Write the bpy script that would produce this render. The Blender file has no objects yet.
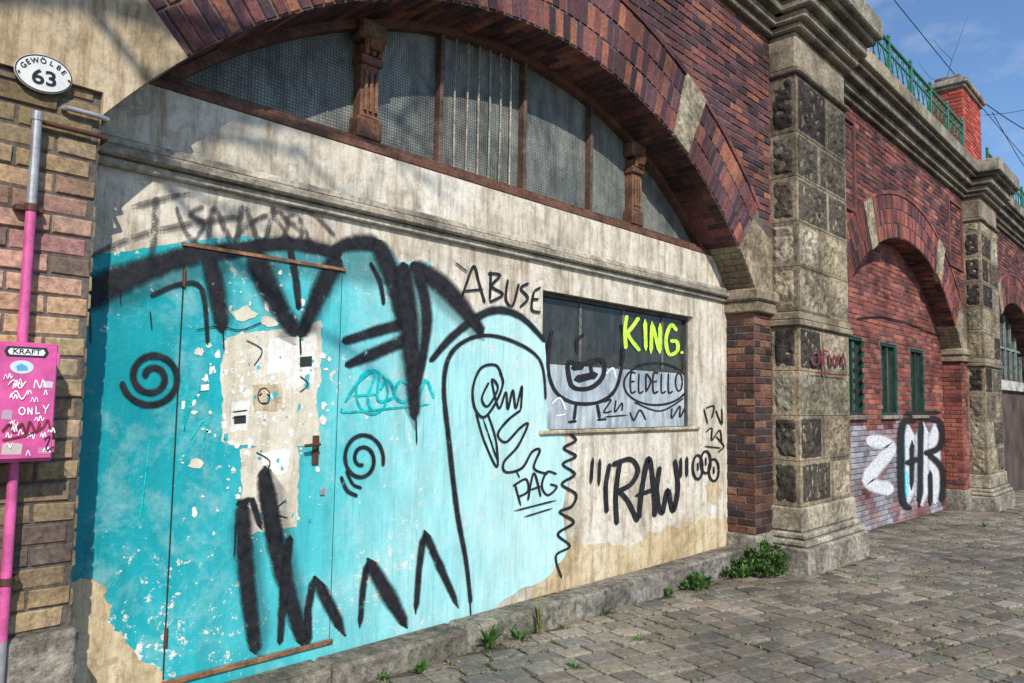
import bpy, math, random
from mathutils import Vector, Matrix, noise
random.seed(7)
R_ = math.radians
scene = bpy.context.scene
COL = scene.collection
# ------------------------------------------------------------------ camera
CP = Vector((0, -3.91, 1.6)); FPX = 750.0
th, pt, rl = R_(46.7), R_(4.42), R_(1.0)
Fw = Vector((math.sin(th)*math.cos(pt), math.cos(th)*math.cos(pt), math.sin(pt)))
R0 = Vector((math.cos(th), -math.sin(th), 0)); U0 = R0.cross(Fw)
Rt = R0*math.cos(rl) + U0*math.sin(rl); Up = -R0*math.sin(rl) + U0*math.cos(rl)
cd = bpy.data.cameras.new('camera'); cam = bpy.data.objects.new('camera', cd); COL.objects.link(cam)
cd.sensor_width = 36; cd.lens = FPX/1024*36; cd.clip_end = 2000; cd.clip_start = 0.05
m = Matrix.Identity(4)
for i in range(3):
    m[i][0] = Rt[i]; m[i][1] = Up[i]; m[i][2] = -Fw[i]; m[i][3] = CP[i]
cam.matrix_world = m
scene.camera = cam
def ray(x, y): return Fw + Rt*((x-512)/FPX) - Up*((y-341.5)/FPX)
def P(x, y, yp=0.0):
    d = ray(x, y); t = (yp-CP.y)/d.y
    return CP + d*t
def gz(x): return -0.022*(max(x, -20)-1.0)
def G(x, y):
    d = ray(x, y); p = CP+d*4
    for _ in range(12):
        t = (gz(p.x)-CP.z)/d.z; p = CP+d*t
    return p
# ------------------------------------------------------------------ helpers
WL = {}
def link(o, parent=None):
    COL.objects.link(o)
    if parent is not None: o.parent = parent
    return o
def thing(name, loc, label, cat, group=None):
    o = bpy.data.objects.new(name, None); link(o); o.location = loc; WL[o.name] = Vector(loc)
    o.empty_display_size = 0.2
    o['label'] = label; o['category'] = cat
    if group: o['group'] = group
    return o
def part_empty(name, parent, label=None):
    o = bpy.data.objects.new(name, None); link(o, parent); WL[o.name] = WL[parent.name]
    if label: o['label'] = label
    return o
class MB:
    def __init__(s): s.v = []; s.f = []; s.c = []; s.u = []; s.hasuv = False
    def add(s, vs, fs, col=(1, 1, 1), uvs=None):
        b = len(s.v); s.v += [tuple(a) for a in vs]
        for i, f in enumerate(fs):
            s.f.append(tuple(b+k for k in f)); s.c.append(col)
            if uvs: s.u.append(uvs[i]); s.hasuv = True
            else: s.u.append([(0.5, 0.5)]*len(f))
    def box(s, x0, x1, y0, y1, z0, z1, col=(1, 1, 1), b=0.0):
        if b <= 0:
            vs = [(x, y, z) for z in (z0, z1) for y in (y0, y1) for x in (x0, x1)]
            s.add(vs, [(0, 2, 3, 1), (4, 5, 7, 6), (0, 1, 5, 4), (2, 6, 7, 3), (0, 4, 6, 2), (1, 3, 7, 5)], col); return
        X = (x0, x1); Y = (y0, y1); Z = (z0, z1); vs = []; idx = {}
        for i in (0, 1):
            for j in (0, 1):
                for k in (0, 1):
                    dx = b if i == 0 else -b; dy = b if j == 0 else -b; dz = b if k == 0 else -b
                    for a in range(3):
                        p = [X[i]+dx, Y[j]+dy, Z[k]+dz]
                        p[a] = (X[i], Y[j], Z[k])[a]
                        idx[(i, j, k, a)] = len(vs); vs.append(tuple(p))
        fs = []
        for i in (0, 1):
            fs.append((idx[(i,0,0,0)], idx[(i,1,0,0)], idx[(i,1,1,0)], idx[(i,0,1,0)]))
            fs.append((idx[(0,i,0,1)], idx[(1,i,0,1)], idx[(1,i,1,1)], idx[(0,i,1,1)]))
            fs.append((idx[(0,0,i,2)], idx[(1,0,i,2)], idx[(1,1,i,2)], idx[(0,1,i,2)]))
        for i in (0, 1):
            for j in (0, 1):
                fs.append((idx[(i,j,0,0)], idx[(i,j,0,1)], idx[(i,j,1,1)], idx[(i,j,1,0)]))
                fs.append((idx[(i,0,j,0)], idx[(i,0,j,2)], idx[(i,1,j,2)], idx[(i,1,j,0)]))
                fs.append((idx[(0,i,j,1)], idx[(0,i,j,2)], idx[(1,i,j,2)], idx[(1,i,j,1)]))
                for k in (0, 1): fs.append((idx[(i,j,k,0)], idx[(i,j,k,1)], idx[(i,j,k,2)]))
        s.add(vs, fs, col)
    def prism(s, pts, y0, y1, col=(1, 1, 1)):
        n = len(pts); vs = [(p[0], y0, p[1]) for p in pts]+[(p[0], y1, p[1]) for p in pts]
        fs = [tuple(range(n)), tuple(range(2*n-1, n-1, -1))]
        fs += [(i, (i+1) % n, n+(i+1) % n, n+i) for i in range(n)]
        s.add(vs, fs, col)
    def tube(s, pts, r, n=8, col=(1, 1, 1), caps=True):
        pts = [Vector(p) for p in pts]; rs = r if isinstance(r, (list, tuple)) else [r]*len(pts)
        vs = []
        for i, p in enumerate(pts):
            d = (pts[min(i+1, len(pts)-1)]-pts[max(i-1, 0)]).normalized()
            a = (Vector((1, 0, 0))-d*d.x).normalized() if abs(d.z) > .9 else d.cross(Vector((0, 0, 1))).normalized()
            c = d.cross(a)
            for k in range(n):
                t = 2*math.pi*k/n; vs.append(p+(a*math.cos(t)+c*math.sin(t))*rs[i])
        fs = []
        for i in range(len(pts)-1):
            for k in range(n):
                fs.append((i*n+k, i*n+(k+1) % n, (i+1)*n+(k+1) % n, (i+1)*n+k))
        if caps: fs += [tuple(range(n)), tuple(range((len(pts)-1)*n, len(pts)*n))]
        s.add(vs, fs, col)
    def build(s, name, mat, parent=None, label=None, smooth=False):
        off = WL[parent.name] if parent is not None else Vector((0, 0, 0))
        me = bpy.data.meshes.new(name)
        me.from_pydata([(a[0]-off.x, a[1]-off.y, a[2]-off.z) for a in s.v], [], s.f)
        ca = me.color_attributes.new('bc', 'FLOAT_COLOR', 'CORNER'); arr = []
        for f, c in zip(s.f, s.c): arr += [c[0], c[1], c[2], 1.0]*len(f)
        ca.data.foreach_set('color', arr)
        if s.hasuv:
            uv = me.uv_layers.new(name='UVMap'); a = []
            for f, u in zip(s.f, s.u):
                for q in u: a += [q[0], q[1]]
            uv.data.foreach_set('uv', a)
        if smooth: me.polygons.foreach_set('use_smooth', [True]*len(me.polygons))
        me.materials.append(mat); me.update()
        o = bpy.data.objects.new(name, me); link(o, parent); WL[o.name] = off
        if label: o['label'] = label
        return o
def tag(o, label, cat, group=None, kind=None):
    o['label'] = label
    if cat: o['category'] = cat
    if group: o['group'] = group
    if kind: o['kind'] = kind
    return o
def jc(c, a=0.2):
    k = 1+random.uniform(-a, a)
    return (c[0]*k*(1+random.uniform(-.05, .05)), c[1]*k, c[2]*k*(1+random.uniform(-.05, .05)))
# ------------------------------------------------------------------ materials
def newmat(name):
    mt = bpy.data.materials.new(name); mt.use_nodes = True; nt = mt.node_tree
    return mt, nt, nt.nodes['Principled BSDF']
def N(nt, t, **kw):
    n = nt.nodes.new(t)
    for k, v in kw.items(): setattr(n, k, v)
    return n
def pos(nt, scale=(1, 1, 1)):
    g = nt.nodes.new('ShaderNodeNewGeometry'); mp = nt.nodes.new('ShaderNodeMapping'); mp.inputs['Scale'].default_value = scale
    nt.links.new(g.outputs['Position'], mp.inputs['Vector']); return mp.outputs[0]
def noi(nt, sc, det=5, rough=.6, vec=None, dist=0.0):
    n = N(nt, 'ShaderNodeTexNoise'); n.inputs['Scale'].default_value = sc; n.inputs['Detail'].default_value = min(det, 5)
    n.inputs['Roughness'].default_value = rough; n.inputs['Distortion'].default_value = dist
    nt.links.new(vec if vec is not None else pos(nt), n.inputs['Vector']); return n.outputs[0]
def ramp(nt, fac, stops):
    r = nt.nodes.new('ShaderNodeValToRGB'); e = r.color_ramp.elements
    while len(e) < len(stops): e.new(0.5)
    for i, (p, c) in enumerate(stops):
        e[i].position = p; e[i].color = (c, c, c, 1) if isinstance(c, (int, float)) else (*c, 1)
    nt.links.new(fac, r.inputs[0]); return r.outputs[0]
def mth(nt, op, a, b=None, c=None):
    n = nt.nodes.new('ShaderNodeMath'); n.operation = op
    for k, v in enumerate((a, b, c)):
        if v is None: continue
        if isinstance(v, (int, float)): n.inputs[k].default_value = v
        else: nt.links.new(v, n.inputs[k])
    return n.outputs[0]
def mix(nt, a, b, fac, mode='MIX'):
    n = nt.nodes.new('ShaderNodeMix'); n.data_type = 'RGBA'; n.blend_type = mode
    def setv(s, v):
        if isinstance(v, (int, float)): s.default_value = v
        elif isinstance(v, tuple): s.default_value = (*v, 1)
        else: nt.links.new(v, s)
    setv(n.inputs[0], fac); setv(n.inputs[6], a); setv(n.inputs[7], b)
    return n.outputs[2]
def bump(nt, bs, h, st=.4, d=.01, prev=None):
    b = nt.nodes.new('ShaderNodeBump'); b.inputs['Strength'].default_value = st; b.inputs['Distance'].default_value = d
    nt.links.new(h, b.inputs['Height'])
    if prev is not None: nt.links.new(prev, b.inputs['Normal'])
    nt.links.new(b.outputs[0], bs.inputs['Normal']); return b.outputs[0]
def attrmat(name, sc=25, bst=.5, bd=.006, lo=.6, hi=1.35, stain=.5, rough=.9, big=1.2, spec=.3):
    mt, nt, bs = newmat(name)
    a = N(nt, 'ShaderNodeAttribute'); a.attribute_name = 'bc'
    n1 = noi(nt, sc, 5, .75); n2 = noi(nt, big, 5, .68)
    c = mix(nt, a.outputs['Color'], ramp(nt, n1, [(.3, lo), (.7, hi)]), 1.0, 'MULTIPLY')
    c = mix(nt, c, ramp(nt, n2, [(.38, 1-stain), (.6, 1.1)]), 1.0, 'MULTIPLY')
    nt.links.new(c, bs.inputs['Base Color']); bs.inputs['Roughness'].default_value = rough
    bs.inputs['Specular IOR Level'].default_value = spec
    bump(nt, bs, n1, bst, bd)
    return mt
M = {}
M['brick'] = attrmat('brick', 34, .8, .007, .45, 1.55, .5, .8)
M['stone'] = attrmat('stone', 19, 1.0, .018, .25, 1.6, .55, .95, 2.3, .15)
M['smooth_stone'] = attrmat('smooth_stone', 26, .7, .008, .4, 1.4, .6, .9, 2.0, .2)
M['sett'] = attrmat('sett', 26, .8, .006, .5, 1.45, .4, .65, .7, .35)
M['iron'] = attrmat('iron', 60, .3, .002, .7, 1.25, .25, .5, 5, .5)
M['paintwood'] = attrmat('paintwood', 40, .5, .003, .4, 1.5, .5, .7, 6, .3)
M['leaf'] = attrmat('leaf', 60, .2, .001, .7, 1.3, .2, .55, 8, .4)
M['enamel'] = attrmat('enamel', 50, .05, .001, .93, 1.05, .1, .25, 4, .5)
def plaster(name, cols, streak=.75, blot=.9, pits=1.0, flake=.65):
    mt, nt, bs = newmat(name)
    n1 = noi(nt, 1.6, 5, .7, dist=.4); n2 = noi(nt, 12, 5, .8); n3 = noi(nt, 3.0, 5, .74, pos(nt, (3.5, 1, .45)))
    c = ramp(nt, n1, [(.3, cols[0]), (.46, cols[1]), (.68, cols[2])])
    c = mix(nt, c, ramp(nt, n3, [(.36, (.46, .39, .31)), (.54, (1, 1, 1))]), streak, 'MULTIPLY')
    c = mix(nt, c, ramp(nt, n2, [(.3, .55), (.5, 1.0), (.7, 1.14)]), blot, 'MULTIPLY')
    sp = ramp(nt, noi(nt, 42, 5, .82), [(.645, 0.0), (.67, pits)])
    c = mix(nt, c, (.13, .10, .075), sp)
    fl = ramp(nt, noi(nt, 6, 5, .84, dist=.8), [(.60, 0.0), (.61, flake)])
    c = mix(nt, c, tuple(k*.58 for k in cols[1]), fl)
    nt.links.new(c, bs.inputs['Base Color']); bs.inputs['Roughness'].default_value = .92; bs.inputs['Specular IOR Level'].default_value = .2
    p = bump(nt, bs, n2, .6, .010); bump(nt, bs, n3, .5, .02, p)
    return mt
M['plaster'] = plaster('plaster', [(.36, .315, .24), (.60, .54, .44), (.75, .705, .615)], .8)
M['springer'] = plaster('springer', [(.22, .165, .10), (.46, .36, .235), (.60, .50, .36)], .9)
M['render'] = plaster('render', [(.34, .25, .13), (.55, .43, .26), (.66, .56, .39)], .7, 1.0)
M['paper'] = plaster('paper', [(.52, .46, .34), (.62, .56, .44), (.72, .68, .58)], .35, .5, .4, .3)
M['cream_paint'] = plaster('cream_paint', [(.58, .55, .48), (.72, .70, .64), (.80, .79, .75)], .2, .5, .3, .2)
def cyan(name):
    mt, nt, bs = newmat(name)
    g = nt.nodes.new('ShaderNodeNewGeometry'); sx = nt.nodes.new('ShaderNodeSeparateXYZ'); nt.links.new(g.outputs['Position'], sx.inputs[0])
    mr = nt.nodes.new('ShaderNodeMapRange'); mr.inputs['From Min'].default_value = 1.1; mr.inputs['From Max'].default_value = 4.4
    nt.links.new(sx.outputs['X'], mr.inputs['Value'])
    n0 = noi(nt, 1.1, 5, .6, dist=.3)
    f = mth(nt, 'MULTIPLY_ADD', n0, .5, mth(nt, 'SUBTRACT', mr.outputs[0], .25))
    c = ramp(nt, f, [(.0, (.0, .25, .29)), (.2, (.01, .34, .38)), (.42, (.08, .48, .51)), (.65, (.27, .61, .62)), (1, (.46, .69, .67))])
    c = mix(nt, c, ramp(nt, noi(nt, 3, 5, .72, pos(nt, (2.5, 1, .5))), [(.3, .78), (.6, 1.08)]), 1.0, 'MULTIPLY')
    n4 = noi(nt, 2.6, 5, .78, dist=.2)
    c = mix(nt, c, (.52, .66, .62), ramp(nt, n4, [(.50, 0.0), (.72, .4)]))
    rn = ramp(nt, noi(nt, 9, 4, .6, pos(nt, (6, 1, .2))), [(.57, 0.0), (.66, .35)])
    c = mix(nt, c, (.02, .30, .34), rn)
    a1 = noi(nt, 13, 5, .80)
    chip = ramp(nt, mth(nt, 'MULTIPLY_ADD', n0, .5, a1), [(.885, 0.0), (.892, 1.0)])
    pl = ramp(nt, n4, [(.35, (.52, .47, .39)), (.6, (.72, .70, .64))])
    c = mix(nt, c, pl, chip)
    sp = ramp(nt, noi(nt, 55, 5, .82), [(.655, 0.0), (.68, .7)])
    c = mix(nt, c, (.05, .10, .09), sp)
    nt.links.new(c, bs.inputs['Base Color']); bs.inputs['Roughness'].default_value = .6; bs.inputs['Specular IOR Level'].default_value = .3
    p = bump(nt, bs, a1, .4, .006); bump(nt, bs, n4, .5, .02, p)
    return mt
M['cyan'] = cyan('turquoise_paint')
def spray(name, col, soft=.3, wear=.60, op=1.0, rough=.6):
    mt, nt, bs = newmat(name)
    uv = nt.nodes.new('ShaderNodeUVMap'); sx = nt.nodes.new('ShaderNodeSeparateXYZ'); nt.links.new(uv.outputs[0], sx.inputs[0])
    m2 = mth(nt, 'ABSOLUTE', mth(nt, 'SUBTRACT', sx.outputs['Y'], .5))
    d = mth(nt, 'MULTIPLY_ADD', noi(nt, 80, 4, .8), .34 if soft > .05 else .05, m2)
    off = .17 if soft > .05 else .025
    al = ramp(nt, d, [(min(.97, .5+off-soft*.55), op), (min(.99, .5+off), 0.0)])
    wn = noi(nt, 18, 5, .84)
    we = ramp(nt, wn, [(wear, 1.0), (wear+.02, 0.05)])
    al = mix(nt, al, we, 1.0, 'MULTIPLY')
    c = mix(nt, col, tuple(min(1, k*2.5+.012) for k in col), ramp(nt, wn, [(.4, 0.0), (.7, 1.0)]))
    nt.links.new(c, bs.inputs['Base Color']); bs.inputs['Roughness'].default_value = rough; bs.inputs['Specular IOR Level'].default_value = .25
    nt.links.new(al, bs.inputs['Alpha'])
    return mt
M['black'] = spray('black_spray', (.008, .008, .010), .48, .625)
M['haze'] = spray('overspray_haze', (.012, .015, .018), .5, .9, .32)
M['blackthin'] = spray('black_marker', (.010, .010, .012), .12, .66)
M['grey'] = spray('faded_spray', (.045, .04, .04), .5, .55, .7)
M['lime'] = spray('lime_spray', (.34, .72, .05), .2, .7)
M['teal'] = spray('teal_marker', (.0, .30, .30), .0, .60)
M['white'] = spray('white_marker', (.8, .8, .8), .0, .7)
M['maroon'] = spray('maroon_marker', (.10, .015, .02), .0, .66)
M['blue'] = spray('blue_spray', (.12, .45, .62), .3, .64)
M['silver'] = spray('silver_spray', (.40, .41, .44), .3, .62)
def simple(name, col, rough=.5, metal=0.0, bsc=0, bst=.2, spec=.4, var=.25):
    mt, nt, bs = newmat(name)
    n = noi(nt, 9, 5, .78)
    c = mix(nt, col, ramp(nt, n, [(.3, 1-var), (.7, 1+var)]), 1.0, 'MULTIPLY')
    sp = ramp(nt, noi(nt, 30, 5, .82), [(.62, 0.0), (.65, .5)])
    c = mix(nt, c, tuple(k*.35 for k in col), sp)
    nt.links.new(c, bs.inputs['Base Color']); bs.inputs['Roughness'].default_value = rough; bs.inputs['Metallic'].default_value = metal
    bs.inputs['Specular IOR Level'].default_value = spec
    if bsc: bump(nt, bs, n, bst, .006)
    return mt
def glassmat(name, c0, c1, rough=.3, wire=True, spk=.5):
    mt, nt, bs = newmat(name)
    n = noi(nt, 2.6, 5, .78, dist=.5)
    c = ramp(nt, n, [(.34, c0), (.66, c1)])
    c = mix(nt, c, ramp(nt, noi(nt, 4, 5, .72, pos(nt, (3, 1, .6))), [(.35, .6), (.6, 1.12)]), 1.0, 'MULTIPLY')
    sp = ramp(nt, noi(nt, 28, 5, .84), [(.63, 0.0), (.66, spk)])
    c = mix(nt, c, (.30, .28, .24), sp)
    if wire:
        v = N(nt, 'ShaderNodeTexVoronoi'); v.inputs['Scale'].default_value = 48; v.inputs['Randomness'].default_value = .12; nt.links.new(pos(nt), v.inputs['Vector'])
        c = mix(nt, c, ramp(nt, v.outputs['Distance'], [(.12, 1.5), (.5, .42)]), .85, 'MULTIPLY')
    nt.links.new(c, bs.inputs['Base Color']); bs.inputs['Roughness'].default_value = rough; bs.inputs['Specular IOR Level'].default_value = .35
    bump(nt, bs, v.outputs['Distance'] if wire else n, .4 if wire else .1, .004)
    return mt
M['wiredglass'] = glassmat('wired_glass', (.10, .11, .10), (.26, .27, .235), .5)
M['darkglass'] = glassmat('dark_glass', (.012, .014, .015), (.055, .058, .055), .12, False, .25)
M['panel'] = glassmat('painted_panel', (.27, .33, .38), (.50, .55, .57), .45, False)
M['pinkbox'] = simple('pink_enamel', (.56, .085, .27), .4, 0, 60, .15, .5, .3)
M['pinkpipe'] = simple('pink_pipe', (.52, .09, .26), .45, 0, 60, .2, .5, .45)
M['galv'] = simple('galvanised_pipe', (.36, .36, .38), .5, .5, 60, .2, .5, .35)
M['rust'] = simple('rusty_metal', (.10, .045, .03), .6, .3, 50, .4)
M['gap'] = simple('dark_gap', (.02, .03, .03), .9)
M['wire'] = simple('black_cable', (.02, .02, .02), .6)
# ------------------------------------------------------------------ strokes
def cat(pts, n=8):
    if len(pts) == 2:
        return [tuple(pts[0][k]+(pts[1][k]-pts[0][k])*i/6 for k in range(len(pts[0]))) for i in range(7)]
    out = []
    for i in range(len(pts)-1):
        p0 = pts[max(i-1, 0)]; p1 = pts[i]; p2 = pts[i+1]; p3 = pts[min(i+2, len(pts)-1)]
        for j in range(n):
            t = j/n
            out.append(tuple(.5*((2*p1[k])+(-p0[k]+p2[k])*t+(2*p0[k]-5*p1[k]+4*p2[k]-p3[k])*t*t+(-p0[k]+3*p1[k]-3*p2[k]+p3[k])*t**3) for k in range(len(p1))))
    out.append(tuple(pts[-1])); return out
LAY = [0]
def stroke(mb, pts, w, yp=-.010, lin=False):
    ws = w if isinstance(w, (list, tuple)) else [w]*len(pts)
    q = [(p[0], p[1], ws[min(i, len(ws)-1)]) for i, p in enumerate(pts)]
    if lin:
        s = []
        for a, b in zip(q, q[1:]):
            for i in range(4): s.append(tuple(a[k]+(b[k]-a[k])*i/4 for k in range(3)))
        s.append(q[-1])
    else: s = cat(q)
    L = [0]
    for a, b in zip(s, s[1:]): L.append(L[-1]+math.hypot(b[0]-a[0], b[1]-a[1]))
    T = L[-1]; LAY[0] = (LAY[0]+1) % 12; y = yp-LAY[0]*.00025
    vs = []
    for i, p in enumerate(s):
        a = s[max(i-1, 0)]; b = s[min(i+1, len(s)-1)]; dx, dy = b[0]-a[0], b[1]-a[1]; l = math.hypot(dx, dy) or 1
        e = min(L[i], T-L[i])/(max(p[2], .5)*.5); k = math.sqrt(max(0.04, 1-(1-min(1, e))**2))
        h = p[2]*.5*k*(1+.16*noise.noise(Vector((p[0]*.12, p[1]*.12, 3))))
        vs.append(P(p[0]-dy/l*h, p[1]+dx/l*h, y)); vs.append(P(p[0]+dy/l*h, p[1]-dx/l*h, y))
    fs = []; us = []
    for i in range(len(s)-1):
        fs.append((2*i, 2*i+1, 2*i+3, 2*i+2)); us.append([(0, 0), (0, 1), (0, 1), (0, 0)])
    mb.add(vs, fs, (1, 1, 1), us)
def strokes(name, mat, parent, lst, yp=-.010, label=None, lin=False):
    mb = MB()
    for pts, w in lst: stroke(mb, pts, w, yp, lin)
    return mb.build(name, M[mat], parent, label)
def rag(pts, jit, seg):
    n = len(pts); out = []
    for i in range(n):
        a, b = pts[i], pts[(i+1) % n]; d = math.hypot(b[0]-a[0], b[1]-a[1]); k = max(1, int(d/seg))
        for j in range(k):
            t = j/k; out.append((a[0]+(b[0]-a[0])*t+random.uniform(-jit, jit), a[1]+(b[1]-a[1])*t+random.uniform(-jit, jit)))
    return out
def ragged(pts, yp, name, mat, parent, jit=2.5, seg=8, label=None):
    out = rag(pts, jit, seg)
    mb = MB(); mb.add([P(p[0], p[1], yp) for p in out], [tuple(range(len(out)))])
    return mb.build(name, mat, parent, label)
def circ(cx, cy, rx, ry, n=12, a0=0, turn=1.0):
    return [(cx+rx*math.cos(a0+2*math.pi*turn*i/n), cy+ry*math.sin(a0+2*math.pi*turn*i/n)) for i in range(n+1)]
def spiral(cx, cy, r0, r1, turns, a0=0, n=28, asp=1.0):
    return [(cx+(r0+(r1-r0)*i/n)*math.cos(a0+2*math.pi*turns*i/n), cy+asp*(r0+(r1-r0)*i/n)*math.sin(a0+2*math.pi*turns*i/n)) for i in range(n+1)]
def textmesh(mb, s, mapf, size, col):
    cu = bpy.data.curves.new('t', 'FONT'); cu.body = s; cu.size = size; cu.align_x = 'CENTER'; cu.align_y = 'CENTER'; cu.offset = size*.02
    o = bpy.data.objects.new('t', cu); COL.objects.link(o)
    dg = bpy.context.evaluated_depsgraph_get(); dg.update()
    me = o.evaluated_get(dg).to_mesh()
    mb.add([mapf(v.co.x, v.co.y) for v in me.vertices], [tuple(p.vertices) for p in me.polygons], col)
    o.evaluated_get(dg).to_mesh_clear(); bpy.data.objects.remove(o)
# ------------------------------------------------------------------ bricks
RED = [(.155, .058, .052), (.19, .068, .056), (.10, .042, .045), (.055, .03, .036), (.25, .095, .06), (.12, .052, .058), (.08, .038, .045)]
REDJ = [(.10, .045, .035), (.065, .034, .03), (.15, .06, .04), (.045, .03, .028), (.20, .10, .06)]
RED2 = [(.29, .085, .06), (.25, .07, .052), (.33, .11, .075), (.20, .06, .05), (.15, .05, .045)]
YEL = [(.44, .32, .17), (.39, .28, .15), (.48, .36, .20), (.34, .24, .14), (.42, .31, .19), (.37, .28, .18)]
MORT = (.13, .11, .095)
def brickq(mb, quad, mp, h=.010, c=.006, col=(1, 1, 1)):
    cu = sum(q[0] for q in quad)/4; cv = sum(q[1] for q in quad)/4; vs = []
    hh = h*random.uniform(.4, 1.35)
    for q in quad: vs.append(mp(q[0], q[1], 0))
    for q in quad:
        du, dv = q[0]-cu, q[1]-cv
        vs.append(mp(q[0]-math.copysign(min(c, abs(du)*.4), du), q[1]-math.copysign(min(c, abs(dv)*.4), dv), hh+random.uniform(-.0012, .0012)))
    mb.add(vs, [(4, 5, 6, 7), (0, 1, 5, 4), (1, 2, 6, 5), (2, 3, 7, 6), (3, 0, 4, 7)], col)
def field(mb, u0, u1, v0, v1, mp, pal, keep=None, bw=.25, bh=.068, g=.011, off=0, colf=None):
    r = 0; v = v0
    while v < v1-.02:
        vt = min(v+bh, v1); hdr = (r+off) % 2
        u = u0-(bw/2 if hdr else 0)
        while u < u1-.005:
            w = bw
            a, b = max(u, u0), min(u+w, u1)
            if b-a > .03:
                j = lambda: random.uniform(-.0025, .0025)
                if keep is None or keep((a+b)/2, (v+vt)/2):
                    col = colf((a+b)/2, (v+vt)/2) if colf else jc(random.choice(pal), .22)
                    brickq(mb, [(a+j(), v+j()), (b+j(), v+j()), (b+j(), vt+j()), (a+j(), vt+j())], mp, col=col)
            u += w+g
        v += bh+g; r += 1
FY = -.32; PIL_Y = -.63
HALF, RISE = 3.24, 1.55
RAD = (HALF**2+RISE**2)/(2*RISE)
TOPZ = 5.75
PW = 1.5; PER = 8.84
def front(yf): return lambda u, v, d: (u, yf-d, v)
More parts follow.
